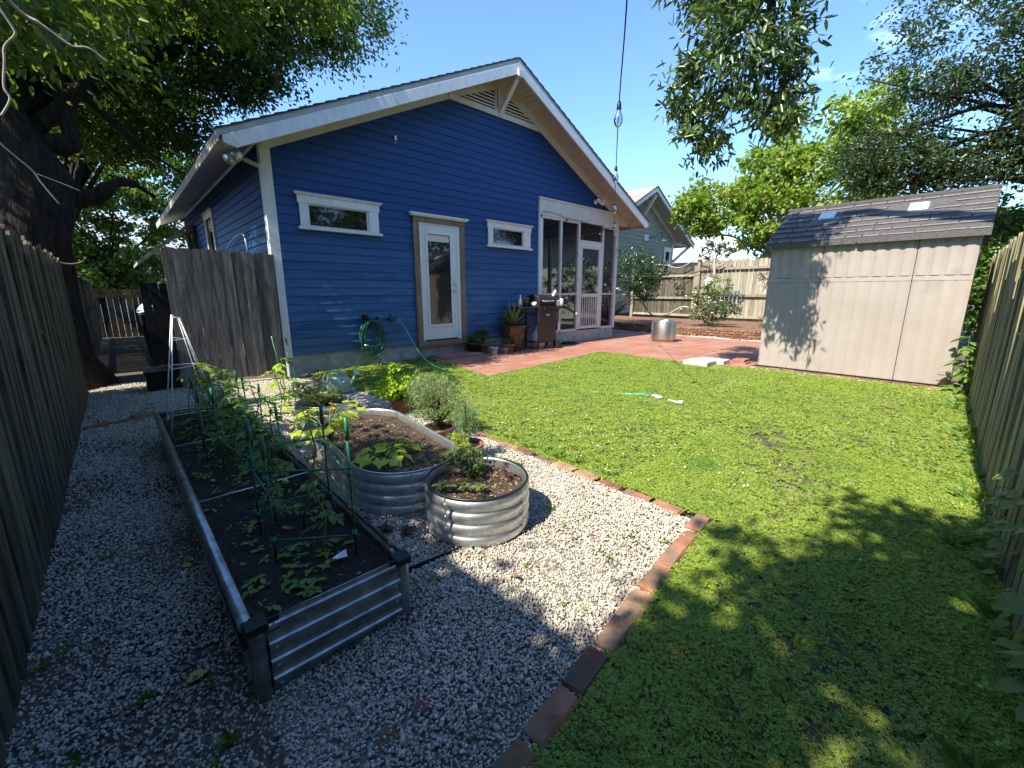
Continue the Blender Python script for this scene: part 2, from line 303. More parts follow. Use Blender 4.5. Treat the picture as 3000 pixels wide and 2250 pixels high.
def npmesh(name,V,F,m,off=(0,0,0),smooth=False):
    V=np.asarray(V,np.float32)-np.asarray(off,np.float32); F=np.asarray(F,np.int32)
    me=bpy.data.meshes.new(name); nf,k=F.shape
    me.vertices.add(len(V)); me.vertices.foreach_set('co',V.ravel()); me.loops.add(nf*k); me.loops.foreach_set('vertex_index',F.ravel())
    me.polygons.add(nf); me.polygons.foreach_set('loop_start',np.arange(nf,dtype=np.int32)*k); me.polygons.foreach_set('loop_total',np.full(nf,k,np.int32))
    if smooth: me.polygons.foreach_set('use_smooth',np.ones(nf,bool))
    me.update(calc_edges=True); me.materials.append(MATS[m]); return me
def unit(v): return v/np.maximum(np.linalg.norm(v,axis=-1,keepdims=True),1e-9)
def leaves(C,length,width,droop=0,up=0,outward=None,fold=.25,lv=.3):
    """numpy leaf quads: C centres (N,3); returns V,F"""
    n=len(C); d=RNG.normal(size=(n,3)); 
    if outward is not None: d=d+outward*1.2
    d[:,2]-=droop*1.3; d[:,2]+=0; d=unit(d)
    nr=RNG.normal(size=(n,3)); nr[:,2]+=up*2; s=unit(np.cross(d,nr)); nr=np.cross(s,d)
    L=(length*(1+RNG.uniform(-lv,lv,n)))[:,None]; W=(width*(1+RNG.uniform(-lv,lv,n)))[:,None]
    a=C-d*L*.5; t=C+d*L*.5-nr*W*fold*.6; l=C+s*W*.5+nr*W*fold-d*L*.05; r=C-s*W*.5+nr*W*fold-d*L*.05
    if length<.08: V=np.stack([a,l,t,r],1).reshape(-1,3); F=np.arange(n*4).reshape(n,4); return V,F
    b1=C-d*L*.22+s*W*.46+nr*W*fold; b2=C+d*L*.2+s*W*.38+nr*W*fold*.6; c1=C-d*L*.22-s*W*.46+nr*W*fold; c2=C+d*L*.2-s*W*.38+nr*W*fold*.6
    V=np.stack([a,b1,b2,t,c2,c1],1).reshape(-1,3); k=np.arange(n)[:,None]*6; F=np.concatenate([k+np.array([[0,1,2,3]]),k+np.array([[0,3,4,5]])]); return V,F
def blob(c,r,n,shell=.5,flat=0):
    p=unit(RNG.normal(size=(n,3)))*((1-shell)+shell*RNG.random(n)**.5)[:,None]**1*RNG.random(n)[:,None]**.25
    return np.array(c)+p*np.array(r)
def clumps(ells,nc,per,cr,seedmask=None):
    """ells: list of (centre,radii,weight). returns leaf centres, clump centres, outward dirs"""
    ws=np.array([e[2] for e in ells],float); ws/=ws.sum(); C=[];Cc=[];O=[]
    for e,wt in zip(ells,ws):
        k=max(1,int(nc*wt)); cc=blob(e[0],e[1],k,.45); Cc.append(cc)
        rr=cr*RNG.uniform(.6,1.3,k)
        pts=np.repeat(cc,per,0)+RNG.normal(size=(k*per,3))*np.repeat(rr,per)[:,None]*np.array([.55,.55,.38])
        O.append(unit(np.repeat(cc-np.array(e[0]),per,0))); C.append(pts)
    return np.concatenate(C),np.concatenate(Cc),np.concatenate(O)
def tree(name,base,top,tr,ells,nc,per,cr,ll,lw,lm,label,bark='bark',group=None,limbs=14,droop=.2,up=.4,trunkpts=None,cat='tree',limb_r=.06,limbfrom=.45):
    t=thing(name,base,label,cat,group)
    base=Vector(base); top=Vector(top)
    path=trunkpts or [base.lerp(top,f)+Vector((math.sin(f*5)*.06,math.cos(f*4)*.06,0)) for f in (0,.12,.3,.5,.75,1)]
    n=len(path); rs=[tr*(1.35 if i==0 else 1-.62*i/(n-1)) for i in range(n)]
    part('trunk',MB().tube(path,rs,12),bark,t,True)
    C,Cc,O=clumps(ells,nc,per,cr)
    b=MB()
    for i in RNG.choice(len(Cc),min(limbs,len(Cc)),replace=False):
        e=Vector(Cc[i]); s=Vector(path[-1]).lerp(Vector(path[n//2]),random.uniform(0,limbfrom*2)); md=s.lerp(e,.5)+Vector((random.uniform(-.2,.2),random.uniform(-.2,.2),.1*(e-s).length))
        b.tube([s,s.lerp(md,.5)+Vector((0,0,.05)),md,md.lerp(e,.6),e],[limb_r,limb_r*.8,limb_r*.6,limb_r*.4,limb_r*.2],6)
    part('limbs',b,bark,t,True)
    V,F=leaves(C,ll,lw,droop,up,O)
    o=bpy.data.objects.new('crown',npmesh('crown',V,F,lm,wl(t))); link(o,t); o['kind']='stuff'
    return t
def bush(name,loc,ells,nc,per,cr,ll,lw,lm,label,cat='shrub',group=None,droop=0,up=.5,stem=None,sm='stem_brown',parent=None):
    t=parent or thing(name,loc,label,cat,group)
    C,Cc,O=clumps(ells,nc,per,cr); V,F=leaves(C,ll,lw,droop,up,O)
    o=bpy.data.objects.new('foliage',npmesh('foliage',V,F,lm,wl(t))); link(o,t); o['kind']='stuff'
    b=MB(); L=Vector(loc)
    for i in RNG.choice(len(Cc),min(stem or 7,len(Cc)),replace=False):
        e=Vector(Cc[i]); b.tube([L,L.lerp(e,.5)+Vector((0,0,.03)),e],[.008,.006,.003] if stem is None else [.012,.008,.004],5)
    part('stems',b,sm,t); return t
def scatter(name,pts,rots,scls,idx,protos,label=None,cat=None,kind='stuff'):
    n=len(pts); me=bpy.data.meshes.new(name); me.vertices.add(n); me.vertices.foreach_set('co',np.asarray(pts,np.float32).ravel())
    for nm,ar in (('rot',rots),('scl',scls)):
        a=me.attributes.new(nm,'FLOAT_VECTOR','POINT'); a.data.foreach_set('vector',np.asarray(ar,np.float32).ravel())
    a=me.attributes.new('idx','INT','POINT'); a.data.foreach_set('value',np.asarray(idx,np.int32)); me.update()
    o=bpy.data.objects.new(name,me); link(o)
    g=bpy.data.node_groups.new(name,'GeometryNodeTree'); g.interface.new_socket('Geometry',in_out='INPUT',socket_type='NodeSocketGeometry'); g.interface.new_socket('Geometry',in_out='OUTPUT',socket_type='NodeSocketGeometry')
    N=g.nodes; L=g.links; gi=N.new('NodeGroupInput'); go=N.new('NodeGroupOutput'); mp=N.new('GeometryNodeMeshToPoints'); L.new(gi.outputs[0],mp.inputs[0]); j=N.new('GeometryNodeJoinGeometry')
    def attr(nm,t):
        a=N.new('GeometryNodeInputNamedAttribute'); a.data_type=t; a.inputs[0].default_value=nm; return a.outputs[0]
    rot=attr('rot','FLOAT_VECTOR'); scl=attr('scl','FLOAT_VECTOR'); ix=attr('idx','INT'); er=N.new('FunctionNodeEulerToRotation'); L.new(rot,er.inputs[0])
    for k,pm in enumerate(protos):
        po=bpy.data.objects.new(name+'_piece',pm)     # kept out of the scene collection
        oi=N.new('GeometryNodeObjectInfo'); oi.inputs['Object'].default_value=po; oi.inputs['As Instance'].default_value=True
        cmp=N.new('FunctionNodeCompare'); cmp.data_type='INT'; cmp.operation='EQUAL'; 
        ins=[s for s in cmp.inputs if s.type=='INT']; L.new(ix,ins[0]); ins[1].default_value=k
        ip=N.new('GeometryNodeInstanceOnPoints'); L.new(mp.outputs[0],ip.inputs['Points']); L.new(cmp.outputs[0],ip.inputs['Selection']); L.new(oi.outputs['Geometry'],ip.inputs['Instance'])
        L.new(er.outputs[0],ip.inputs['Rotation']); L.new(scl,ip.inputs['Scale']); L.new(ip.outputs[0],j.inputs[0])
    L.new(j.outputs[0],go.inputs[0]); md=o.modifiers.new('scatter','NODES'); md.node_group=g
    return props(o,label,cat,kind=kind)
def noise2(x,y,s,sd=0): return (np.sin(x*s*1.3+sd)+np.sin(y*s*1.7+sd*2)+np.sin((x+y)*s*2.1+sd*3)+np.sin((x-y*.7)*s*3.3+sd*5))/4
def inpoly(x,y,P):
    c=np.zeros(len(x),bool); n=len(P)
    for i in range(n):
        x0,y0=P[i]; x1,y1=P[i-1]
        cond=((y0>y)!=(y1>y))&(x<(x1-x0)*(y-y0)/((y1-y0) or 1e-9)+x0); c^=cond
    return c
#@@STRUCT
# ------------------------------------------------------------------ ground
def sheet(name,P,z,m,label=None):
    b=MB(); b.add([(x,y,z) for x,y in P],[tuple(range(len(P)))]); o=part(name,b,m,None,kind='structure'); return o
sheet('ground',[(-150,-150),(250,-150),(250,250),(-150,250)],-.03,'earth')
LAWN=[(.45,-.55),(8.15,-.45),(8.15,2.5),(7.85,3.3),(7.78,5.46),(4.15,4.97),(4.5,7.12),(2.2,7.12),(2.38,.84),(.5,.66)]
sheet('lawn_ground',LAWN,-.004,'lawn_soil')
GRAV=[(-.45,.5),(2.3,.84),(2.3,6.2),(1.75,7.1),(1.75,17),(-.45,17)]
sheet('gravel_ground',[(-.6,-.6),(.5,-.6),(.5,.66),(2.3,.84),(2.3,6.2),(1.8,7.1),(1.8,17),(-.6,17)],-.008,'gravel_base')
sheet('side_path_ground',[(-.6,-.6),(.18,-.6),(.16,4.7),(.5,7.1),(1.78,7.1),(1.78,17),(-.6,17)],-.004,'path_soil')
sheet('gravel_strip_ground',[(7.9,-.3),(9.6,-.3),(9.6,3.6),(7.9,3.6)],-.012,'gravel_base')
sheet('planting_ground',[(12.75,2.4),(17.6,2.4),(17.6,11.5),(12.75,11.5)],.22,'mulch')
sheet('gravel_edge_ground',[(12.3,2.4),(12.85,2.4),(12.85,9),(12.3,9)],-.006,'gravel_base')
# red slabs of the patio
pt=props(bpy.data.objects.new('patio',None),kind='structure'); link(pt)
PB=MB()
PPOLY=[(4.15,4.97),(7.76,5.45),(7.77,2.5),(12.38,2.5),(12.38,8.6),(10.7,8.6),(10.7,7.12),(4.5,7.12)]
part('slab_bed',MB().poly([(x,y,-.02) for x,y in PPOLY],(0,0,.028)),'concrete',pt)
def clip(poly,ax,v,keep):
    o=[]; n=len(poly)
    for i in range(n):
        a=poly[i];b=poly[(i+1)%n]; ia=(a[ax]-v)*keep>=0; ib=(b[ax]-v)*keep>=0
        if ia: o.append(a)
        if ia!=ib:
            t=(v-a[ax])/(b[ax]-a[ax]); o.append((a[0]+(b[0]-a[0])*t,a[1]+(b[1]-a[1])*t))
    return o
s=.93
for reg in ([(4.15,4.97),(7.76,5.45),(7.76,7.12),(4.5,7.12)],[(7.765,2.5),(12.38,2.5),(12.38,7.12),(7.765,7.12)],[(10.7,7.125),(12.38,7.125),(12.38,8.6),(10.7,8.6)]):
    for i in range(4,14):
        for j in range(2,10):
            q=clip(clip(clip(clip(reg,0,i*s+.004,1),0,(i+1)*s-.004,-1),1,j*s+.004,1),1,(j+1)*s-.004,-1)
            if len(q)>=3: part('slab',MB().poly([(x,y,.006+random.uniform(0,.002)) for x,y in q],(0,0,.016)),'patio_red',pt)

# ------------------------------------------------------------------ the blue house
YW=7.13; XL,XR,XC=1.81,10.65,6.25; SL=.472; APX=5.62
house=thing('house',(XC,YW,0),'deep blue clapboard house with white trim, gable end facing the yard','house')
top=lambda x:APX-SL*abs(x-XC)
und=lambda x:top(x)-.28
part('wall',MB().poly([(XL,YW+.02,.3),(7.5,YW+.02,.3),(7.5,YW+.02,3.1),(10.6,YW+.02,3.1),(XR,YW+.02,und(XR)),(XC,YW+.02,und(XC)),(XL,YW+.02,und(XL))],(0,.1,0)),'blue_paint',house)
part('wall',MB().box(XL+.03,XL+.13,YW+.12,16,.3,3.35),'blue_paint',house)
part('foundation',MB().box(XL+.05,7.5,YW+.01,YW+.3,-.1,.33),'foundation',house)
part('foundation',MB().box(XL+.06,XL+.3,YW+.3,16,-.1,.3),'foundation',house)
part('foundation',MB().box(7.5,XR,YW-.02,YW+.25,-.1,.3),'concrete',house)
CUT=[(2.28,3.4,2.29,2.62),(5.97,7.1,2.3,2.64),(4.2,5.22,.3,2.6),(7.5,10.6,.0,3.35),(4.95,7.7,4.82,5.4)]
e=.1315; z=.33; k=0
while z<und(XC)-.02:
    z1=z+e; segs=[(XL+.05,XR-.03)]
    for c in CUT:
        if z1>c[2]+.02 and z<c[3]-.02:
            ns=[]
            for a,b in segs:
                if c[0]>a: ns.append((a,min(b,c[0])))
                if c[1]<b: ns.append((max(a,c[1]),b))
                if c[0]>=b or c[1]<=a: pass
            segs=[q for q in dict.fromkeys(ns) if q[1]-q[0]>.05 and any(q[0]>=a-1e-6 and q[1]<=b+1e-6 for a,b in segs)]
    for a,b in segs:
        lb=XC-(APX-.2-z)/SL; rb=2*XC-lb; lt=XC-(APX-.2-z1)/SL; rt=2*XC-lt
        parts_=[(a,b)]
        if b-a>3 : 
            m_=a+(b-a)*random.uniform(.3,.7); parts_=[(a,m_-.001),(m_+.001,b)]
        for a2,b2 in parts_:
            A0,B0,A1,B1=max(a2,lb),min(b2,rb),max(a2,lt),min(b2,rt)
            if B0-A0<.04 or z1>APX-.2: continue
            if B1-A1<.01: B1=A1=(A0+B0)/2; 
            j=random.uniform(-.002,.002)
            mb=MB().hexa([(A0,YW-.019,z+j),(B0,YW-.019,z-j),(B0,YW+.018,z),(A0,YW+.018,z)],[(A1,YW-.005,z1+.004),(B1,YW-.005,z1+.004),(B1,YW+.018,z1+.004),(A1,YW+.018,z1+.004)])
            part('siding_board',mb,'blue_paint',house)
    z=z1
z=.33
while z<3.36:
    z1=min(z+e,3.4)
    for a,b in ((YW+.06,11.2),(11.2,16)) :
        wins=[(11.4,12.35,2.0,2.95),(14.5,15.4,2.0,2.95)]; sg=[(a,b)]
        for c in wins:
            if z1>c[2] and z<c[3]: sg=[q for (p,r_) in sg for q in ((p,min(r_,c[0])),(max(p,c[1]),r_)) if q[1]-q[0]>.05 and not(q[0]>=c[1] and p>=c[1] and q!=(p,r_))]
        for p,r_ in sg:
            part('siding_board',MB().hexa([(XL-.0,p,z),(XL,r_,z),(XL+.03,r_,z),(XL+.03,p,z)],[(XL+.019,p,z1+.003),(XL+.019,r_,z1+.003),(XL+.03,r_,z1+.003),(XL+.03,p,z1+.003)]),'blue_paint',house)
    z=z1
# corner boards, rake frieze
part('corner_board',MB().box(XL-.012,XL+.105,YW-.045,YW-.02,.3,und(XL+.05)+.05),'white_trim',house,bevel=.003)
part('corner_board',MB().box(XL-.03,XL-.012,YW-.045,YW+.1,.3,und(XL)+.1),'white_trim',house)
for sg in (-1,1):
    xe=XC+sg*(XC-XL-.0)
    mb=MB().poly([(XC,YW-.05,und(XC)-.0),(xe,YW-.05,und(xe)),(xe,YW-.05,und(xe)+.19),(XC,YW-.05,und(XC)+.19)][::sg],(0,.026,0))
    part('frieze_board',mb,'cream_trim',house)
# roof: deck, shingles, rakes, soffits
YF=YW-.6
for sg in (-1,1):
    xe=XC+sg*5.04; ze=top(xe)
    def slab(z0,z1,y0,y1,xx=xe,x0=XC): return MB().hexa([(x0,y0,top(x0)+z0),(xx,y0,top(xx)+z0),(xx,y1,top(xx)+z0),(x0,y1,top(x0)+z0)],[(x0,y0,top(x0)+z1),(xx,y0,top(xx)+z1),(xx,y1,top(xx)+z1),(x0,y1,top(x0)+z1)])
    # shingle courses on the slope
    nco=30; me=None
    for i in range(nco):
        xa=XC+sg*5.06*i/nco; xb=XC+sg*5.06*(i+1)/nco
        part('shingle_course',MB().hexa([(xa,YF-.03,top(xa)-.012),(xb,YF-.03,top(xb)-.012),(xb,16.3,top(xb)-.012),(xa,16.3,top(xa)-.012)],[(xa,YF-.03,top(xa)+.002),(xb,YF-.03,top(xb)+.018),(xb,16.3,top(xb)+.018),(xa,16.3,top(xa)+.002)]),'shingle_dark',house)
    part('roof_deck',slab(-.085,-.012,YF-.012,16.2),'tan_trim',house)
    part('rake_board',slab(-.27,-.09,YF-.03,YF+.005,XC+sg*4.86).hexa([(XC+sg*4.86,YF-.03,top(XC+4.86)-.27),(XC+sg*5.0,YF-.03,top(XC+5.0)-.17),(XC+sg*5.0,YF+.005,top(XC+5.0)-.17),(XC+sg*4.86,YF+.005,top(XC+4.86)-.27)],[(XC+sg*4.86,YF-.03,top(XC+4.86)-.09),(XC+sg*5.0,YF-.03,top(XC+5.0)-.09),(XC+sg*5.0,YF+.005,top(XC+5.0)-.09),(XC+sg*4.86,YF+.005,top(XC+4.86)-.09)]),'white_trim',house,bevel=.003)
    # soffit boards joined, with grooves
    sb=MB(); n_=50
    for i in range(n_):
        xa=XC+sg*(5.0*i/n_+.003); xb=XC+sg*(5.0*(i+1)/n_-.003)
        yb=YW-.02 if abs(xb-XC)<4.4 else 16
        sb.hexa([(xa,YF+.01,top(xa)-.11),(xb,YF+.01,top(xb)-.11),(xb,yb,top(xb)-.11),(xa,yb,top(xa)-.11)],[(xa,YF+.01,top(xa)-.09),(xb,YF+.01,top(xb)-.09),(xb,yb,top(xb)-.09),(xa,yb,top(xa)-.09)])
    part('soffit',sb,'soffit_paint',house,kind='stuff')
    part('gutter_fascia',MB().box(min(xe,xe+sg*.02),max(xe,xe+sg*.02),YF-.02,16.2,ze-.15,ze+.0),'tan_trim',house)
# lower rear wing of the roof on the left side
part('wing_roof',MB().hexa([(1.7,14,2.98),(.55,14,1.98),(.55,16.5,1.98),(1.7,16.5,2.98)],[(1.7,14,3.05),(.55,14,2.05),(.55,16.5,2.05),(1.7,16.5,3.05)]),'tan_trim',house)
# gable vent
vent=props(bpy.data.objects.new('gable_vent',None)); link(vent,house)
part('backing',MB().poly([(5.0,YW-.028,4.84),(7.5,YW-.028,4.84),(XC,YW-.028,5.42)],(0,.005,0)),'glass_black',vent)
fr=MB(); fr.box(5.0,7.5,YW-.06,YW-.03,4.76,4.86)
for sg in (-1,1): fr.hexa([(XC,YW-.056,5.36-.09),(XC+sg*1.15,YW-.056,4.82-.0),(XC+sg*1.15,YW-.03,4.82),(XC,YW-.03,5.27)],[(XC,YW-.056,5.38),(XC+sg*1.22,YW-.056,4.86),(XC+sg*1.22,YW-.03,4.86),(XC,YW-.03,5.38)])
fr.box(XC-.13,XC-.09,YW-.058,YW-.03,4.86,5.3).box(XC+.09,XC+.13,YW-.058,YW-.03,4.86,5.3).box(XC-.07,XC+.07,YW-.066,YW-.03,4.8,5.4)
part('frame',fr,'cream_trim',vent)
for sg in (-1,1):
    for i in range(6):
        zz=4.885+i*.06; ln=(5.30-zz)/SL
        if ln-.14>.05:
            x0=XC+sg*.13; x1=XC+sg*(ln+.06); part('slat',MB().hexa([(x0,YW-.05,zz),(x1,YW-.05,zz),(x1,YW-.032,zz+.01),(x0,YW-.032,zz+.01)],[(x0,YW-.05,zz+.03),(x1-sg*.04,YW-.05,zz+.03),(x1-sg*.04,YW-.032,zz+.042),(x0,YW-.032,zz+.042)]),'cream_trim',vent)
br=MB().bar((XC,YW-.08,4.86),(XC,YF+.06,5.3),.085,.085).bar((XC,YW-.05,4.95),(XC,YW-.05,4.78),.1,.07).bar((XC,YF-.06,5.34),(XC,YF+.14,5.34),.1,.11)
part('knee_brace',br,'cream_trim',house,bevel=.004)
part('beam_end',MB().box(XC-.06,XC+.06,YF-.055,YF-.03,5.3,5.42),'white_trim',house)
# windows
def house_window(x0,x1,z0,z1,gx0,gx1,gz0,gz1,par=house,y=YW):
    wn=props(bpy.data.objects.new('window',None)); link(wn,par)
    part('side_casing',MB().box(x0+.04,gx0,y-.05,y-.022,gz0-.02,gz1+.02),'white_trim',wn,bevel=.003); part('side_casing',MB().box(gx1,x1-.04,y-.05,y-.022,gz0-.02,gz1+.02),'white_trim',wn,bevel=.003)
    part('head',MB().box(x0+.02,x1-.02,y-.055,y-.02,gz1+.02,z1-.035).box(x0-.01,x1+.01,y-.075,y-.02,z1-.035,z1-.015).box(x0-.025,x1+.025,y-.09,y-.02,z1-.015,z1),'white_trim',wn,bevel=.003)
    part('sill',MB().box(x0,x1,y-.085,y-.02,z0,z0+.04).box(x0+.03,x1-.03,y-.05,y-.022,z0+.04,gz0-.02),'white_trim',wn,bevel=.003)
    part('sash',MB().box(gx0,gx1,y-.032,y-.01,gz1,gz1+.02).box(gx0,gx1,y-.032,y-.01,gz0-.02,gz0).box(gx0,gx0+.015,y-.03,y-.01,gz0,gz1).box(gx1-.035,gx1,y-.03,y-.01,gz0,gz1),'cream_trim',wn)
    part('pane',MB().box(gx0+.015,gx1-.035,y-.016,y-.012,gz0,gz1),'glass_dark',wn)
    return wn
w1=house_window(2.19,3.53,2.24,2.77,2.36,3.32,2.31,2.6)
w2=house_window(5.87,7.2,2.24,2.77,6.04,6.95,2.32,2.61)
for yy in (11.85,14.95):
    wn=props(bpy.data.objects.new('window',None)); link(wn,house)
    part('frame',MB().box(XL-.03,XL+.02,yy-.5,yy-.38,1.4,2.9).box(XL-.03,XL+.02,yy+.38,yy+.5,1.4,2.9).box(XL-.035,XL+.02,yy-.53,yy+.53,2.9,3.02).box(XL-.06,XL+.02,yy-.56,yy+.56,3.02,3.05),'cream_trim',wn)
    part('pane',MB().box(XL+.0,XL+.015,yy-.38,yy+.38,1.4,2.9),'glass_dark',wn)
# back door
door=props(bpy.data.objects.new('back_door',None)); link(door,house)
part('casing',MB().box(4.14,4.26,YW-.06,YW-.02,.36,2.64).box(5.17,5.29,YW-.06,YW-.02,.36,2.64).box(4.14,5.29,YW-.064,YW-.02,2.56,2.655).box(4.12,5.31,YW-.1,YW-.02,.28,.37),'raw_wood',door,bevel=.003)
part('head_moulding',MB().box(4.1,5.33,YW-.09,YW-.02,2.655,2.68).box(4.07,5.36,YW-.11,YW-.02,2.68,2.71),'white_trim',door)
part('jamb',MB().box(4.26,4.3,YW-.04,YW-.0,.37,2.56).box(5.1,5.17,YW-.04,YW-.0,.37,2.56).box(4.3,5.1,YW-.04,YW,2.53,2.56),'white_trim',door)
slabm=MB().box(4.3,4.42,YW-.03,YW+.01,.4,2.53).box(4.96,5.1,YW-.03,YW+.01,.4,2.53).box(4.42,4.96,YW-.03,YW+.01,.4,.66).box(4.42,4.96,YW-.03,YW+.01,2.4,2.53)
part('leaf',slabm,'door_paint',door)
part('lite_frame',MB().box(4.4,4.44,YW-.045,YW-.03,.64,2.42).box(4.94,4.98,YW-.045,YW-.03,.64,2.42).box(4.44,4.94,YW-.045,YW-.03,.64,.69).box(4.44,4.94,YW-.045,YW-.03,2.37,2.42),'white_trim',door,bevel=.004)
part('pane',MB().box(4.44,4.94,YW-.016,YW-.012,.69,2.37),'glass_dark',door)
part('blind',MB().box(4.45,4.93,YW-.022,YW-.017,2.24,2.36),'cream_trim',door)
part('handle',MB().tube([(5.03,YW-.03,1.33),(5.03,YW-.075,1.33)],.02,10).tube([(5.03,YW-.07,1.33),(4.95,YW-.07,1.33)],.01,8).tube([(5.03,YW-.03,1.47),(5.03,YW-.06,1.47)],.025,12),'rod_metal',door,True)
# screened porch
porch=props(bpy.data.objects.new('screen_porch',None)); link(porch,house)
part('header',MB().box(7.44,10.66,YW-.06,YW+.02,3.05,3.4).box(7.42,10.68,YW-.08,YW+.02,3.4,3.44),'cream_trim',porch,bevel=.004)
part('post',MB().box(7.44,7.56,YW-.06,YW+.06,.33,3.05),'white_trim',porch)
part('post',MB().box(10.55,10.67,YW-.06,YW+.06,.3,3.05),'cream_trim',porch)
mul=lambda x,z0=.33,z1=3.05,wd=.06,nm='mullion':part(nm,MB().box(x-wd/2,x+wd/2,YW-.05,YW+.04,z0,z1),'cream_trim',porch,bevel=.003)
mul(8.24); mul(8.94,wd=.07); mul(9.98,wd=.06)
part('rail',MB().box(7.56,8.21,YW-.045,YW+.02,1.24,1.28).box(8.27,8.905,YW-.045,YW+.02,1.24,1.28).box(10.01,10.55,YW-.045,YW+.02,1.24,1.28),'cream_trim',porch)
part('rail',MB().box(7.56,8.21,YW-.047,YW+.02,.3,.36).box(8.27,8.905,YW-.047,YW+.02,.3,.36).box(10.01,10.55,YW-.047,YW+.02,.3,.36),'cream_trim',porch)
part('rail',MB().box(7.56,8.21,YW-.045,YW+.02,3.0,3.05).box(8.27,8.905,YW-.045,YW+.02,3.0,3.05).box(8.975,9.95,YW-.045,YW+.02,2.55,2.62).box(10.01,10.55,YW-.045,YW+.02,3.0,3.05),'cream_trim',porch)
part('door_frame',MB().box(8.975,9.02,YW-.04,YW+.02,.33,2.55).box(9.87,9.95,YW-.04,YW+.02,.33,2.55).box(9.02,9.87,YW-.04,YW+.02,2.49,2.55),'white_trim',porch)
sd=MB().box(9.02,9.08,YW-.055,YW-.02,.34,2.49).box(9.8,9.87,YW-.055,YW-.02,.34,2.49).box(9.08,9.8,YW-.055,YW-.02,.34,.42).box(9.08,9.8,YW-.055,YW-.02,2.42,2.49).box(9.08,9.8,YW-.055,YW-.02,1.18,1.27)
part('screen_door',sd,'cream_trim',porch,bevel=.003)
for i in range(7): part('baluster',MB().box(9.15+i*.095,9.17+i*.095,YW-.05,YW-.03,.42,1.18),'cream_trim',porch)
for a,b,c,d in ((7.56,8.21,.36,3.0),(8.27,8.905,.36,3.0),(8.975,9.95,2.62,3.05),(9.08,9.8,.42,2.42),(10.01,10.55,.36,3.0)):
    part('screen',MB().add([(a,YW+.0,c),(b,YW,c),(b,YW,d),(a,YW,d)],[(0,1,2,3)]),'screen_mesh',porch)
part('screen',MB().add([(XR-.03,YW+.06,.36),(XR-.03,11,.36),(XR-.03,11,3),(XR-.03,YW+.06,3)],[(0,1,2,3)]),'screen_mesh',porch)
part('side_post',MB().box(XR-.08,XR-.0,8.3,8.38,.3,3.05).box(XR-.08,XR,9.55,9.65,.3,3.05).box(XR-.08,XR,YW+.06,11,1.22,1.28).box(XR-.08,XR,YW+.06,11,3.0,3.3),'cream_trim',porch)
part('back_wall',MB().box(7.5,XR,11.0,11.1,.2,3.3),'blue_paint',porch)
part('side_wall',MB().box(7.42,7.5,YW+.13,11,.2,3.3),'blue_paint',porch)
part('floor',MB().box(7.5,XR-.08,YW+.05,11,.2,.3),'patio_red',porch)
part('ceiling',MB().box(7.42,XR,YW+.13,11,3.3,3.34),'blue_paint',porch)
part('eave_return',MB().box(XR-.02,11.1,YW-.05,YW+.02,3.15,3.3).poly([(XR,YW-.05,3.3),(11.2,YW-.05,3.3),(11.2,YW-.05,3.2),(XR,YW-.05,3.5)][::-1],(0,.05,0)),'cream_trim',house)

# ------------------------------------------------------------------ garden shed
shed=thing('shed',(8.18,1.22,0),'beige resin garden shed with dark grey shingle pattern roof and two skylights','shed')
X0,Y0,Y1=8.18,.04,2.42
part('base',MB().box(X0-.05,X0+1.95,Y0-.03,Y1+.03,-.02,.03),'brick',shed)
part('sill',MB().box(X0-.015,X0+1.92,Y0-.01,Y1+.01,.03,.055),'dark_plastic',shed)
part('end_wall',MB().poly([(X0+.03,Y0,.055),(X0+1.9,Y0,.055),(X0+1.9,Y0,2.05),(X0+.96,Y0,2.62),(X0+.03,Y0,2.05)],(0,.03,0)),'shed_wall',shed)
part('end_wall',MB().poly([(X0+.03,Y1-.03,.055),(X0+1.9,Y1-.03,.055),(X0+1.9,Y1-.03,2.05),(X0+.96,Y1-.03,2.62),(X0+.03,Y1-.03,2.05)],(0,.03,0)),'shed_wall',shed)
part('back_panel',MB().box(X0+1.87,X0+1.9,Y0,Y1,.055,2.05),'shed_wall',shed)
ys=[Y1,Y1-.62,Y1-1.55,Y0+.0]
ys=[2.42,1.69,.62,.04]
for a,b in zip(ys[:-1],ys[1:]):
    mb=MB(); yy=a-.004; n_=max(3,round((a-b)/.145)); wd=(a-b-.008)/n_
    for i in range(n_):                      # shallow vertical ribs
        p=yy-i*wd; q=p-wd
        for zz0,zz1,dp in ((.055,1.455,.013),(1.53,2.06,.017)):
            mb.hexa([(X0,p,zz0),(X0-dp,p-wd*.25,zz0),(X0-dp,p-wd*.72,zz0),(X0,q,zz0)],[(X0,p,zz1),(X0-dp,p-wd*.25,zz1),(X0-dp,p-wd*.72,zz1),(X0,q,zz1)])
    mb.box(X0,X0+.03,b+.004,a-.004,.055,2.06).box(X0-.008,X0,b+.004,a-.004,1.46,1.525)
    part('wall_panel',mb,'shed_wall',shed)
part('vent_cover',MB().box(X0-.022,X0-.012,.1,.17,.12,.19).box(X0-.022,X0-.012,.1,.17,.2,.26),'shed_wall',shed)
RX0=X0-.09; RS=.62; XA=X0+.96
rt=lambda x:2.07+(x-RX0)*RS if x<=XA else 2.07+(2*XA-x-RX0)*RS
def edge_face(o):
    o.data.materials.append(MATS['shed_roof_edge'])
    for p in list(o.data.polygons)[6:]: p.material_index=1
ncr=7; wcr=(XA-RX0)/ncr
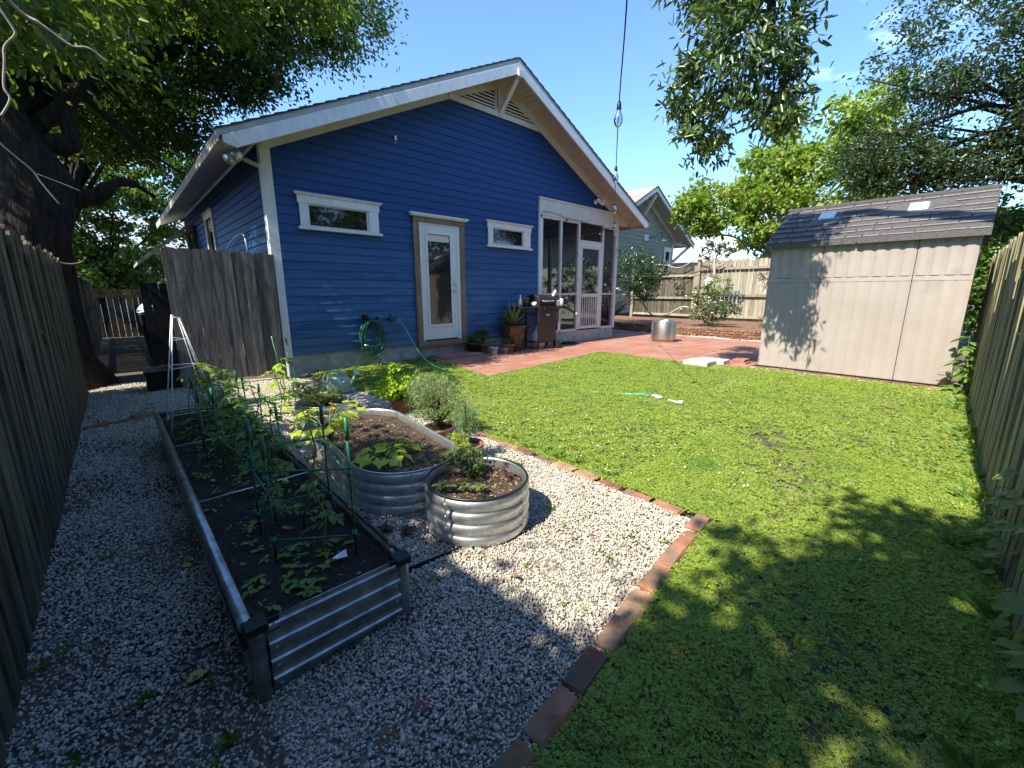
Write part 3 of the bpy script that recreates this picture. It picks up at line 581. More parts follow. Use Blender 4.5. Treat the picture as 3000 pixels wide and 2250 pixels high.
for i in range(ncr):
    xa=RX0+i*wcr; xb=xa+wcr; yy=Y0-.06; k=0
    while yy<Y1+.05:
        L_=random.choice((.2,.2,.3,.36)); y2=min(yy+L_,Y1+.06); h_=.012+.006*random.random(); xa=RX0+i*wcr+.006
        if not any(y2>c0 and yy<c1 and xb>XA-.42 and xa<XA-.2 for c0,c1 in ((1.72,1.98),(.62,.88))):
            part('shingle',MB().hexa([(xa,yy+.009,rt(xa)-.0),(xb,yy+.006,rt(xb)),(xb,y2-.006,rt(xb)),(xa,y2-.006,rt(xa))],[(xa,yy+.006,rt(xa)+h_+.02),(xb,yy+.006,rt(xb)+.004),(xb,y2-.006,rt(xb)+.004),(xa,y2-.006,rt(xa)+h_+.02)]).box(xa-.007,xa-.001,yy+.009,y2-.009,rt(xa)+h_+.006,rt(xa)+h_+.019),'shed_roof',shed); edge_face(bpy.context.scene.collection.objects[-1])
        yy=y2
part('roof_panel',MB().hexa([(RX0,Y0-.07,rt(RX0)-.05),(XA,Y0-.07,rt(XA)-.05),(XA,Y1+.07,rt(XA)-.05),(RX0,Y1+.07,rt(RX0)-.05)],[(RX0,Y0-.07,rt(RX0)+.002),(XA,Y0-.07,rt(XA)+.002),(XA,Y1+.07,rt(XA)+.002),(RX0,Y1+.07,rt(RX0)+.002)]),'shed_roof',shed)
x2=2*XA-RX0
part('roof_panel',MB().hexa([(XA,Y0-.07,rt(XA)-.05),(x2,Y0-.07,2.02),(x2,Y1+.07,2.02),(XA,Y1+.07,rt(XA)-.05)],[(XA,Y0-.07,rt(XA)+.01),(x2,Y0-.07,2.08),(x2,Y1+.07,2.08),(XA,Y1+.07,rt(XA)+.01)]),'shed_roof',shed)
part('ridge_cap',MB().bar((XA,Y0-.08,rt(XA)+.01),(XA,Y1+.08,rt(XA)+.01),.1,.04),'shed_roof',shed)
part('eave_trim',MB().box(RX0-.012,RX0+.012,Y0-.07,1.28,2.0,2.08).box(RX0-.006,RX0+.012,1.3,Y1+.07,2.0,2.075),'shed_roof',shed)
for c0,c1 in ((1.74,1.96),(.64,.86)):
    xa,xb=XA-.4,XA-.24; part('skylight',MB().hexa([(xa,c0,rt(xa)),(xb,c0,rt(xb)),(xb,c1,rt(xb)),(xa,c1,rt(xa))],[(xa,c0+.01,rt(xa)+.025),(xb,c0+.01,rt(xb)+.025),(xb,c1-.01,rt(xb)+.025),(xa,c1-.01,rt(xa)+.025)]),'skylight',shed)

# ------------------------------------------------------------------ fences
def picket_mesh(wd,h,m,th=.017,ear=.03):
    b=MB().poly([(-wd/2,0,0),(wd/2,0,0),(wd/2,0,h-ear),(wd/2-ear,0,h),(-wd/2+ear,0,h),(-wd/2,0,h-ear)],(0,th,0)); return b.mesh('picket',m)
def fence(name,p,q,h,m,label,wd=.095,gap=.045,back=True,rails=(.3,.95,1.55),posts=2.2,side=1,group=None,hvar=.015,postmat=None,posth=.1,railm=None):
    """boards from p to q; side=+1: boards on the left of p->q get the near face"""
    p=Vector((*p,0)); q=Vector((*q,0)); d=(q-p).normalized(); L=(q-p).length; nrm=Vector((-d.y,d.x,0))*side; ang=math.atan2(d.y,d.x)
    t=thing(name,tuple(p),label,'fence',group)
    me=picket_mesh(wd,h,m); n=int(L/(wd+gap))
    for i in range(n):
        c=p+d*((i+.5)*(wd+gap)); r=(random.uniform(-.012,.012),random.uniform(-.006,.006),ang+random.uniform(-.02,.02)); sc=(random.uniform(.94,1.04),1,1+random.uniform(-hvar,hvar))
        inst('picket',me,t,c+nrm*.035,r,sc)
        if back: inst('picket',me,t,c+d*(wd+gap)/2-nrm*.04,r,sc)
    for zr in rails: part('rail',MB().bar(p+Vector((0,0,zr)),q+Vector((0,0,zr)),.035,.085),railm or m,t)
    if posts:
        k=max(1,round(L/posts))
        for i in range(k+1):
            c=p+d*(L*i/k)-nrm*.09
            part('post',MB().box(c.x-.045,c.x+.045,c.y-.045,c.y+.045,0,h+posth),postmat or m,t)
    return t
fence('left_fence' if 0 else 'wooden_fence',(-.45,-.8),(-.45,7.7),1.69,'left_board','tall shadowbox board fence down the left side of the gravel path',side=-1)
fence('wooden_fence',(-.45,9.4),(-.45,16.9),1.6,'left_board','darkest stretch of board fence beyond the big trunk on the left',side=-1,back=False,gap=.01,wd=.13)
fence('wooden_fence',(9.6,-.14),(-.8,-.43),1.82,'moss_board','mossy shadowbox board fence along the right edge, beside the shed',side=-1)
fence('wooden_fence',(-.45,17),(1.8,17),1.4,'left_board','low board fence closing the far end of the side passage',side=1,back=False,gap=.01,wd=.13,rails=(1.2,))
# back boundary fence: rails on our side
def back_fence(y0,y1,h,label,m='sun_board'):
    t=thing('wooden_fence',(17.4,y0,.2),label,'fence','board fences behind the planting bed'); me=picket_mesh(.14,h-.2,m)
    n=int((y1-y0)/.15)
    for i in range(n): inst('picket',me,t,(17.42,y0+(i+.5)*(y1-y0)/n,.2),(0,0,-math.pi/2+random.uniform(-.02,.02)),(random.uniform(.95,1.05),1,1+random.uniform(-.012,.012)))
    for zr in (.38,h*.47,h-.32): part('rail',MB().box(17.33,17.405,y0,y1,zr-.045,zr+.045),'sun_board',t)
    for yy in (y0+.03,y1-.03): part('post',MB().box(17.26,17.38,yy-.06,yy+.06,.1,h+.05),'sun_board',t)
back_fence(1.4,7.66,2.52,'taller sunlit section of the back fence, right of its thick post'); back_fence(7.72,10.6,2.3,'lower mossy section of the back fence, next to the hedge','moss_shaded')
# weathered grey privacy panel beside the house
pv=thing('privacy_panel',(1.16,7.05,0),'weathered grey wooden privacy panel next to the house corner','fence panel')
xs=[.52,.68,.83,.975,1.12,1.27,1.4,1.53,1.65,1.775]
for i in range(9):
    wd=xs[i+1]-xs[i]-.006; h=1.87-random.uniform(0,.015)-.002*i; x0=xs[i]; yb=7.03+random.uniform(-.004,.004)
    part('board',MB().poly([(x0,yb,.1),(x0+wd,yb,.1),(x0+wd,yb,h-.015),(x0+wd-.02,yb,h),(x0+.02,yb,h),(x0,yb,h-.015)],(0,.02,0)),'grey_board',pv)
for zr in (.35,1.0,1.6): part('rail',MB().box(.53,1.77,7.055,7.09,zr-.04,zr+.04),'grey_board',pv)
part('post',MB().box(1.72,1.8,7.055,7.14,0,1.84),'grey_board',pv)
gt=thing('dark_gate',(.55,9.5,0),'black painted wooden gate standing open in the shaded passage','gate')
for i in range(4): part('board',MB().box(.34+i*.125,.34+i*.125+.118,9.5,9.52,.05,1.46-.004*i),'black_board',gt)
part('brace',MB().box(.34,.83,9.52,9.55,.3,.4).box(.34,.83,9.52,9.55,1.1,1.2),'black_board',gt)
#@@OBJ
# ------------------------------------------------------------------ brick edging (each brick its own object)
def brick_mesh(L=.2,W=.085,H=.06,sd=0):
    import bmesh
    rnd=random.Random(sd); bm=bmesh.new(); bmesh.ops.create_cube(bm,size=1)
    for v in bm.verts: v.co=Vector((v.co.x*L,v.co.y*W,v.co.z*H))
    bmesh.ops.bevel(bm,geom=bm.edges[:],offset=.008,segments=1,affect='EDGES')
    for v in bm.verts: v.co+=Vector((rnd.uniform(-1,1),rnd.uniform(-1,1),rnd.uniform(-1,1)*.7))*.006
    me=bpy.data.meshes.new('brick'); bm.to_mesh(me); bm.free(); me.materials.append(M['brick']); return me
BM=[brick_mesh(sd=i) for i in range(5)]
BT=brick_mesh(sd=9); BT.materials[0]=M['brick_tan']
edge=props(bpy.data.objects.new('brick_edging',None),kind='structure'); link(edge)
def brick_row(p,q,par,z=-.010,L=.205,rot=0,tan=(),jit=.006):
    p=Vector((*p,z)); q=Vector((*q,z)); d=q-p; n=max(1,int(d.length/L+.5)); a=math.atan2(d.y,d.x)
    for i in range(n):
        c=p+d*((i+.5)/n); me=BT if i in tan else random.choice(BM)
        inst('brick',me,par,c+Vector((random.uniform(-jit,jit),random.uniform(-jit,jit),random.uniform(-jit,jit))),(random.uniform(-.06,.06),random.uniform(-.05,.05),a+rot+random.uniform(-.05,.05)),(random.uniform(.9,1.0),random.uniform(.9,1.05),1))
brick_row((2.31,.98),(2.34,6.15),edge,tan=(3,4,7,12,13)); brick_row((2.36,.88),(.5,.66),edge,z=-.006,tan=(4,)); 
brick_row((-.4,5.6),(.14,5.88),edge,z=.0); brick_row((1.85,6.2),(2.3,6.16),edge)
brick_row((8.1,.02),(8.1,2.42),edge,z=-.0); 
st=thing('door_step',(4.85,6.85,.02),'low step of red paving slabs under the back door','step')
for i,(a,b) in enumerate(((4.37,4.86),(4.87,5.35))):
    part('slab',MB().box(a,b,6.62,7.08,.02,.06),'concrete',st,bevel=.004); part('slab',MB().box(a+.01,b,6.6,7.07,.062,.1),'patio_red',st,bevel=.004)
# brick planter wall in front of the back fence
pw=thing('planter_wall',(12.8,5.8,0),'low red brick retaining wall holding mulch before the back fence','wall')
part('core',MB().box(12.77,12.84,2.5,9.0,-.02,.24),'concrete',pw)
for r_ in range(4):
    for i in range(30):
        y0=2.5+i*.215+(r_%2)*.1; inst('brick',random.choice(BM),pw,(12.76+random.uniform(-.006,.006),y0+.1,.03+r_*.07),(random.uniform(-.02,.02),0,math.pi/2+random.uniform(-.03,.03)))
# loose pavers between lawn and patio
t=thing('concrete_block',(7.62,3.05,.02),'pale rectangular concrete paver lying at the lawn edge nearest the lawn','paver'); part('block',MB().box(7.42,7.8,2.98,3.42,.02,.1),'concrete',t,bevel=.006)
t=thing('concrete_block',(7.97,3.1,.02),'second pale concrete paver, behind the one at the lawn edge','paver'); part('block',MB().box(7.83,8.12,2.86,3.36,.02,.1),'concrete',t,bevel=.006)
t=thing('red_paver',(8.3,2.78,.0),'small red brick paver stack beside the concrete pavers','paver'); part('slab',MB().box(8.2,8.5,2.62,2.84,0,.05),'patio_red',t,bevel=.005); part('slab',MB().box(8.22,8.49,2.65,2.86,.052,.1),'patio_red',t,bevel=.005)
solo('edging_strip',MB().hexa([(.72,1.63,-.01),(1.13,1.6,-.01),(1.13,1.605,-.01),(.72,1.637,-.01)],[(.72,1.63,.025),(1.13,1.6,.02),(1.13,1.605,.02),(.72,1.637,.025)]),'dark_plastic','black plastic edging strip poking out of the gravel beside the rectangular bed','edging')

# ------------------------------------------------------------------ gravel
def pebble_mesh(sd):
    import bmesh
    rn=random.Random(sd); bm=bmesh.new(); bmesh.ops.create_icosphere(bm,subdivisions=2,radius=1)
    a=Vector((rn.uniform(.8,1.2),rn.uniform(.7,1),rn.uniform(.55,.75)))
    for v in bm.verts:
        k=1+.13*math.sin(v.co.x*3+sd)+.1*math.sin(v.co.y*4+sd*2)+.08*math.sin(v.co.z*5+sd); v.co=Vector((v.co.x*a.x,v.co.y*a.y,v.co.z*a.z))*k
    me=bpy.data.meshes.new('pebble'); bm.to_mesh(me); bm.free(); me.materials.append(M['pebble']); me.polygons.foreach_set('use_smooth',[True]*len(me.polygons)); return me
PEB=[pebble_mesh(i) for i in range(4)]
def in_any(x,y,boxes): 
    c=np.zeros(len(x),bool)
    for (a,b,p,q) in boxes: c|=(x>a)&(x<b)&(y>p)&(y<q)
    return c
def gravel(name,poly,dens,r0,r1,z,excl,label):
    xs=[p[0] for p in poly]; ys=[p[1] for p in poly]; A=(max(xs)-min(xs))*(max(ys)-min(ys)); n=int(A*dens)
    x=RNG.uniform(min(xs),max(xs),n); y=RNG.uniform(min(ys),max(ys),n); k=inpoly(x,y,poly)&~in_any(x,y,excl)
    k&=RNG.random(n)<np.where(x<.16,.50+.45*noise2(x,y,3.1,2)+.15*noise2(x,y,9,3),1-.25*(noise2(x,y,4,5)>.3)); x,y=x[k],y[k]; n=len(x); r=RNG.uniform(r0,r1,n)*(1+.8*(RNG.random(n)>.985))
    Z=z+RNG.uniform(-.004,.010,n)+.012*np.sin(x*5+1)*np.sin(y*4)
    scatter(name,np.stack([x,y,Z],1),RNG.uniform(0,6.28,(n,3)),np.stack([r,r,r],1),RNG.integers(0,4,n),PEB,kind='stuff',label=label)
BED=(.17,.69,1.4,4.65)
gravel('gravel',[(-.6,.1),(.55,.62),(2.28,.86),(2.3,3.4),(-.6,3.4)],15500,.0040,.0066,.0,[BED],'white marble pebble gravel around the raised beds')
gravel('gravel',[(-.6,3.4),(2.3,3.4),(2.3,6.2),(1.8,7.1),(-.6,8.5)],9500,.0052,.0078,.0,[BED],'white marble pebble gravel towards the house corner')
gravel('gravel',[(12.35,2.6),(12.74,2.6),(12.74,8.8),(12.35,8.8)],1500,.012,.018,.0,[],'strip of white pebbles before the brick planter wall')
gravel('gravel',[(7.9,.1),(8.14,.1),(8.14,3.0),(7.75,2.95),(7.85,1.9)],2800,.009,.013,.0,[],'thin line of white pebbles at the foot of the shed')

# ------------------------------------------------------------------ lawn of clover
def clover_tuft(sd,n=11,rad=.045,grass=3):
    rn=np.random.default_rng(sd); V=[];F=[]
    for i in range(n):
        a=rn.uniform(0,6.28); r=rad*rn.random()**.5; c=np.array([r*math.cos(a),r*math.sin(a),rn.uniform(.008,.03)]); tx=rn.uniform(-.5,.5,2); a0=rn.uniform(0,6.28); s=rn.uniform(.008,.0125)
        for k in range(3):
            an=a0+k*2.09; d=np.array([math.cos(an),math.sin(an),0]); sd_=np.array([-math.sin(an),math.cos(an),0]); 
            d[2]=tx[0]*d[0]+tx[1]*d[1]+rn.uniform(-.15,.15); sd_[2]=tx[0]*sd_[0]+tx[1]*sd_[1]
            b=len(V); V+= [c,c+d*s*.75+sd_*s*.55,c+d*s*1.1,c+d*s*.75-sd_*s*.55]; F.append((b,b+1,b+2,b+3))
    for i in range(grass):
        a=rn.uniform(0,6.28); r=rad*rn.random(); c=np.array([r*math.cos(a),r*math.sin(a),0]); d=np.array([rn.uniform(-1,1),rn.uniform(-1,1),0])*.02; h=rn.uniform(.02,.045); w_=np.array([-d[1],d[0],0]); w_=w_/np.linalg.norm(w_)*.0016
        b=len(V); V+=[c-w_,c+w_,c+d*1.5+w_*.4+[0,0,h],c+d*.6-w_+[0,0,h*.6]]; F.append((b,b+1,b+2,b+3))
    return npmesh('tuft',np.array(V),np.array(F),'leaf_clover')
def blade_tuft(sd,m='leaf_grass',n=16,rad=.04,h=(.015,.05),w_=.0022):
    rn=np.random.default_rng(sd); V=[];F=[]
    for i in range(n):
        a=rn.uniform(0,6.28); r=rad*rn.random(); c=np.array([r*math.cos(a),r*math.sin(a),0]); d=np.array([rn.uniform(-1,1),rn.uniform(-1,1),0]); d/=np.linalg.norm(d); hh=rn.uniform(*h); w=np.array([-d[1],d[0],0])*w_
        b=len(V); V+=[c-w,c+w,c+d*hh*.9+[0,0,hh*.75],c+d*hh*.35-w+[0,0,hh*.55]]; F.append((b,b+1,b+2,b+3))
    return npmesh('tuft',np.array(V),np.array(F),m)
TU=[clover_tuft(i) for i in range(5)]+[blade_tuft(20),blade_tuft(21,'leaf_dry',10,.04,(.01,.035))]
LP=[(.7,-.36),(8.05,-.14),(8.0,2.3),(7.75,3.0),(7.72,5.42),(5.8,5.2),(4.13,5.0),(4.4,6.6),(4.1,7.1),(2.2,7.12),(2.38,.80),(.55,.60)]
n=74000; x=RNG.uniform(.5,8.1,n); y=RNG.uniform(-.36,7.12,n); xn=RNG.uniform(.6,4.2,22000); yn=RNG.uniform(-.36,1.5,22000); x=np.concatenate([x,xn]); y=np.concatenate([y,yn]); k=inpoly(x,y,LP); x,y=x[k],y[k]
bare=np.exp(-(((x-4.05)/.55)**2+((y-1.0)/.35)**2))+.8*np.exp(-(((x-3.35)/.45)**2+((y-.75)/.3)**2))+.5*np.exp(-(((x-2.6)/.5)**2+((y-.55)/.2)**2))+.5*np.exp(-(((x-1.6)/.5)**2+((y-.2)/.3)**2))
dens=1-1.05*bare*(.75+.5*noise2(x,y,6,1))-.12*(noise2(x,y,2.5,4)>.45)
k=RNG.random(len(x))<dens; x,y,bare=x[k],y[k],bare[k]; n=len(x)
idx=RNG.integers(0,5,n); u=RNG.random(n); idx=np.where(u<.2+.3*bare+.2*(noise2(x,y,1.6,7)>.1),5,idx); idx=np.where(u<.035+.05*(noise2(x,y,2.2,9)>.2)+.33*bare,6,idx)
ex=np.concatenate([np.stack([RNG.normal(2.39,.018,500),RNG.uniform(.9,6.2,500)],1),np.stack([RNG.uniform(.6,2.3,220),np.zeros(220)],1)]); ex[500:,1]=.66+(ex[500:,0]-.5)*.118-.05+RNG.normal(0,.012,220)
x=np.concatenate([x,ex[:,0]]); y=np.concatenate([y,ex[:,1]]); idx=np.concatenate([idx,RNG.integers(0,6,720)]); n=len(x)
s=RNG.uniform(.6,.95,n)*(1+.25*noise2(x,y,1.2,2)); s=np.where(y>6.9,s*1.5,s); s=np.where((y<1.4)&(x<4.2),s*.85,s)
scatter('clover_lawn',np.stack([x,y,np.zeros(n)],1),np.stack([np.zeros(n),np.zeros(n),RNG.uniform(0,6.28,n)],1),np.stack([s,s,s*RNG.uniform(.7,1.3,n)],1),idx,TU,kind='stuff',label='clover and grass lawn filling the middle of the yard')
fl=MB().lathe([(0,0),(.006,.003),(.007,.008),(.004,.013),(0,.014)],0,0,7).mesh('blossom','petal_white',True)
n=110; P=np.stack([RNG.uniform(2.5,7.6,n),RNG.uniform(.2,5.0,n),np.full(n,.034)],1); P[:70,0]=RNG.normal(2.9,.35,70).clip(2.45,5); P[:70,1]=RNG.normal(2.2,.8,70)
k=inpoly(P[:,0],P[:,1],LP); P=P[k]; n=len(P)
scatter('clover_blossoms',P,np.zeros((n,3)),np.stack([RNG.uniform(.5,.9,n)]*3,1),np.zeros(n),[fl],label='tiny white clover flowers dotted over the lawn')
def path_litter():
    b=MB(); b.hexa([(-1,-.06,0),(1,-.05,0),(1,.05,0),(-1,.06,0)],[(-1,-.05,.1),(1,-.04,.08),(1,.04,.08),(-1,.05,.1)]); tw_=b.mesh('twig_bit','litter_brown')
    c=MB(); c.add([(0,0,0),(.5,.35,.12),(1,0,.05),(.5,-.35,.14)],[(0,1,2,3)]); lf_=c.mesh('leaf_bit','litter_brown')
    n=420; x=RNG.uniform(-.38,.14,n); y=RNG.uniform(.6,6,n); m_=RNG.random(n)<.3; x=np.where(m_,RNG.uniform(.3,2.2,n),x); y=np.where(m_,RNG.uniform(.75,1.35,n),y)
    sc=RNG.uniform(.012,.028,n); scatter('path_litter',np.stack([x,y,np.full(n,.013)],1),np.stack([RNG.uniform(-.3,.3,n),RNG.uniform(-.3,.3,n),RNG.uniform(0,6.28,n)],1),np.stack([sc]*3,1),RNG.integers(0,2,n),[tw_,lf_],label='twig bits and leaf crumbs strewn over the gravel')
path_litter()
# rough weeds along the edges and in the gravel
WT=[blade_tuft(31,'leaf_weed',14,.03,(.04,.11),.004),clover_tuft(41,14,.06,2),blade_tuft(33,'leaf_weed',9,.02,(.02,.05),.006)]
pts=[]
for i in range(300):
    c=random.random()
    if c<.24:
        xx=random.uniform(.9,7.9); pts.append((xx,-.34+.0275*xx+random.uniform(0,.14),random.uniform(.7,1.5)))
    elif c<.5: pts.append((2.4+random.uniform(0,.05),random.uniform(.9,6.9),random.uniform(.5,1)))
    elif c<.62: pts.append((random.uniform(1.9,4.3),random.uniform(6.98,7.1),random.uniform(.8,1.4)))
    elif c<.68: pts.append((random.uniform(-.4,.12),random.uniform(.8,4.5),random.uniform(.3,.6)))
    else: pts.append((random.uniform(.75,2.25),random.uniform(.9,2.6),random.uniform(.25,.55)))
pts=np.array(pts); n=len(pts)
scatter('edge_weeds',np.stack([pts[:,0],pts[:,1],np.zeros(n)],1),np.stack([np.zeros(n),np.zeros(n),RNG.uniform(0,6.28,n)],1),np.stack([pts[:,2]]*3,1),RNG.integers(0,3,n),WT,kind='stuff',label='small weeds along the fence, bricks and gravel')

# ------------------------------------------------------------------ shaped leaves
def outline(kind):
    if kind=='ovate': P=[(0,0),(.22,.2),(.5,.27),(.8,.16),(1,0),(.8,-.16),(.5,-.27),(.22,-.2)]
    elif kind=='lobed':
        P=[]; 
        for i in range(20):
            a=-math.pi+2*math.pi*i/20; r=.5*(1+.22*math.cos(5*a)+.05*math.cos(11*a)); r*=(.45 if i==0 else 1); P.append((.42+r*math.cos(a),r*math.sin(a)))
    elif kind=='toothed': P=[(0,0),(.15,.14),(.28,.12),(.4,.27),(.55,.18),(.68,.2),(.8,.08),(1,0),(.8,-.08),(.68,-.2),(.55,-.18),(.4,-.27),(.28,-.12),(.15,-.14)]
    elif kind=='maple': P=[(0,0),(.1,.25),(.35,.2),(.4,.5),(.55,.2),(1,0),(.55,-.2),(.4,-.5),(.35,-.2),(.1,-.25)]
    else: P=[(0,0),(.1,.28),(.35,.4),(.65,.28),(1,0),(.65,-.28),(.35,-.4),(.1,-.28)]
    return P
def leafverts(kind,pos,az,pitch,roll,size,curl=.25):
    P=outline(kind); q=Matrix.Rotation(az,3,'Z')@Matrix.Rotation(-pitch,3,'Y')@Matrix.Rotation(roll,3,'X')
    V=[Vector((.45,0,-.02))]+[Vector((x,y,-curl*(x*x)*.5+abs(y)*.22)) for x,y in P]
    return [Vector(pos)+q@(v*size) for v in V],[(0,i+1,(i+1)%len(P)+1) for i in range(len(P))]
def leafpart(name,kind,pos,az,pitch,size,m,parent,roll=0,curl=.3):
    v,f=leafverts(kind,pos,az,pitch,roll,size,curl); return part(name,MB().add(v,f),m,parent)
def leafmesh(name,lst,m,parent,kind='stuff'):
    b=MB()
    for a in lst: b.add(*leafverts(*a))
    o=part(name,b,m,parent); 
    if kind: o['kind']=kind
    return o
def frond_plant(t,x,y,z0,h,spread,nf,m='leaf_tomato',ls=.05,sm='stem_green',kind='toothed'):
    """main stem with compound leaves of paired leaflets"""
    st=MB(); lf=[]; path=[Vector((x,y,z0))]
    for i in range(6): path.append(path[-1]+Vector((random.uniform(-.03,.03),random.uniform(-.03,.03),h/6)))
    st.tube(path,[.006,.006,.005,.005,.004,.003,.002],5)
    for i in range(nf):
        f=(i+.7)/nf; k=min(5,int(f*6)); p=path[k].lerp(path[k+1],f*6-k); az=i*2.4+random.uniform(-.4,.4); ln=spread*random.uniform(.6,1)*(1-.45*f)
        q=[p+Vector((math.cos(az),math.sin(az),0))*(ln*u)+Vector((0,0,ln*(.55*u-.75*u*u))) for u in (0,.25,.5,.75,1)]
        st.tube(q,[.003,.0025,.002,.0015,.001],4,False)
        for u in range(1,5):
            for sgn in (-1,1): lf.append((kind,q[u]-Vector((math.cos(az),math.sin(az),0))*.01,az+sgn*(1.15-.1*u)+random.uniform(-.2,.2),random.uniform(-.5,.15),random.uniform(-.4,.4),ls*random.uniform(.6,1.15),.4))
        lf.append((kind,q[4],az,-.4,0,ls*1.3,.4))
    part('stem',st,sm,t,True); leafmesh('foliage',lf,m,t)
def seedlings(t,pts,m,size,kind='ovate',n=4,name='seedlings',h=.03):
    lf=[]
    for (x,y,z) in pts:
        a=random.uniform(0,6.28)
        for i in range(n): lf.append((kind,(x,y,z+h*random.uniform(.5,1)),a+i*6.28/n+random.uniform(-.3,.3),random.uniform(-.1,.5),random.uniform(-.3,.3),size*random.uniform(.6,1.2),.4))
    return leafmesh(name,lf,m,t)

# ------------------------------------------------------------------ long corrugated raised bed
bx0,bx1,by0,by1,bz=.165,.70,1.38,4.66,.275
bed=thing('raised_bed',((bx0+bx1)/2,(by0+by1)/2,0),'long rectangular corrugated metal raised bed filled with dark soil, in shade','raised bed')
def corr(p,q,nrm,z0,z1,n=4,amp=.012,th=.0):
    """trapezoid corrugation running along p->q"""
    p=Vector((*p,0));q=Vector((*q,0));N=Vector((*nrm,0)); pr=[]
    for i in range(n):
        a=z0+(z1-z0)*i/n; d=(z1-z0)/n; pr+=[(0,a),(0,a+d*.35),(1,a+d*.5),(1,a+d*.72),(.4,a+d*.8),(.4,a+d*.84),(0,a+d*.95)]
    pr.append((0,z1)); b=MB(); v=[]
    for o_,z_ in pr: v+= [p+N*(o_*amp)+Vector((0,0,z_)),q+N*(o_*amp)+Vector((0,0,z_))]
    b.add(v,[(2*i,2*i+1,2*i+3,2*i+2) for i in range(len(pr)-1)]); return b
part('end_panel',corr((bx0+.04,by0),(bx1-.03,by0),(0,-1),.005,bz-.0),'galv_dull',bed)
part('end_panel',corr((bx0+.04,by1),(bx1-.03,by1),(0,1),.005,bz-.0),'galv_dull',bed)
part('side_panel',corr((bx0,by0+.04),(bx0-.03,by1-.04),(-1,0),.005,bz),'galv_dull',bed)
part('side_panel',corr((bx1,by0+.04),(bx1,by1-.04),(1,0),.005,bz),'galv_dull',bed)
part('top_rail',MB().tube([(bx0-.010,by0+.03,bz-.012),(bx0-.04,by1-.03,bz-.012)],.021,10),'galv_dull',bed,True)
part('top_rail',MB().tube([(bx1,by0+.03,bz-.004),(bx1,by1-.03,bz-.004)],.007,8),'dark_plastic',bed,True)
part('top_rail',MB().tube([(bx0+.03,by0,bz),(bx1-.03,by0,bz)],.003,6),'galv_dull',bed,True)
for cx,cy in ((bx0+.012,by0+.012),(bx1-.012,by0+.012),(bx0-.01,by1-.012),(bx1-.012,by1-.012)):
    part('corner_post',MB().lathe([(.027,.0),(.027,bz-.02)],cx,cy,10),'galv_dull',bed,True)
    part('corner_cap',MB().box(cx-.034,cx+.034,cy-.03,cy+.03,bz-.03,bz+.006),'dark_plastic',bed,bevel=.005)
for cx in (bx0+.06,bx1-.05):
    part('corner_tab',MB().box(cx-.018,cx+.018,by0-.006,by0+.002,bz-.045,bz+.004),'dark_plastic',bed)
    for zz in (.03,.1,.17,.255): lpart('bolt',MB().lathe([(0,0),(.007,.0),(.006,.004),(0,.005)],0,0,8),'rod_metal',bed).matrix_local=Matrix.Translation(Vector((cx,by0-.008,zz))-wl(bed))@Matrix.Rotation(math.pi/2,4,'X')
for yy in (2.5,3.58,4.62): part('brace_rod',MB().tube([(bx0-.01,yy,bz-.01),(bx1,yy+.01,bz-.01)],.0045,6),'rod_metal',bed,True)
def soilmesh(name,parent,poly,z,amp=.02,step=.035,m='soil'):
    xs=[p[0] for p in poly]; ys=[p[1] for p in poly]; nx=int((max(xs)-min(xs))/step)+2; ny=int((max(ys)-min(ys))/step)+2
    X=np.linspace(min(xs),max(xs),nx); Y=np.linspace(min(ys),max(ys),ny); V=[];F=[]; pa=poly
    for j in range(ny):
        for i in range(nx):
            x,y=X[i],Y[j]; V.append((x,y,z+amp*(.5*math.sin(x*17+y*9)+.4*math.sin(y*23-x*11))+random.uniform(-1,1)*amp*.45))
    cx=X[:-1]+(X[1]-X[0])/2; 
    for j in range(ny-1):
        ym=(Y[j]+Y[j+1])/2; k=inpoly(cx,np.full(nx-1,ym),pa)
        for i in range(nx-1):
            if k[i]: F.append((j*nx+i,j*nx+i+1,(j+1)*nx+i+1,(j+1)*nx+i))
    return part(name,MB().add(V,F),m,parent,True)
soilmesh('soil',bed,[(bx0-.03,by0),(bx1,by0),(bx1,by1),(bx0-.03,by1)],.205,.012)
wd=thing('bed_seedlings',(.42,1.9,.21),'green weed seedlings spread over the dark soil of the rectangular bed','seedlings',kind='stuff')
P_=[(random.uniform(.2,.42),random.uniform(1.44,1.72),.2) for _ in range(16)]+[(random.uniform(.3,.62),random.uniform(1.55,1.9),.2) for _ in range(14)]+[(random.uniform(.19,.66),random.uniform(1.9,4.5),.2) for _ in range(60)]
seedlings(wd,P_,'leaf_weed',.034)
for i in range(34):
    x_,y_=random.uniform(.2,.66),random.uniform(1.5,4.3)
    v,f=leafverts('ovate',(0,0,0),0,0,0,1,.5); me=MESHL=MB().add(v,f).mesh('leaf','litter_brown') if i<4 else MESHL
    o=bpy.data.objects.new('dry_leaf',me); link(o); o.location=(x_,y_,.218); o.rotation_euler=(random.uniform(-.4,.4),random.uniform(-.4,.4),random.uniform(0,6)); k=random.uniform(.025,.045); o.scale=(k,k*1.2,k); props(o,'dry brown fallen leaf lying on the soil of the rectangular bed','leaf','fallen leaves in the rectangular bed')
solo('paper_scrap',MB().add([(.52,1.62,.225),(.555,1.60,.23),(.56,1.625,.25),(.535,1.64,.235),(.5,1.625,.232)],[(0,1,2,3),(0,3,4)]),'white_paper','crumpled white scrap lying on the soil near the bed corner','scrap')

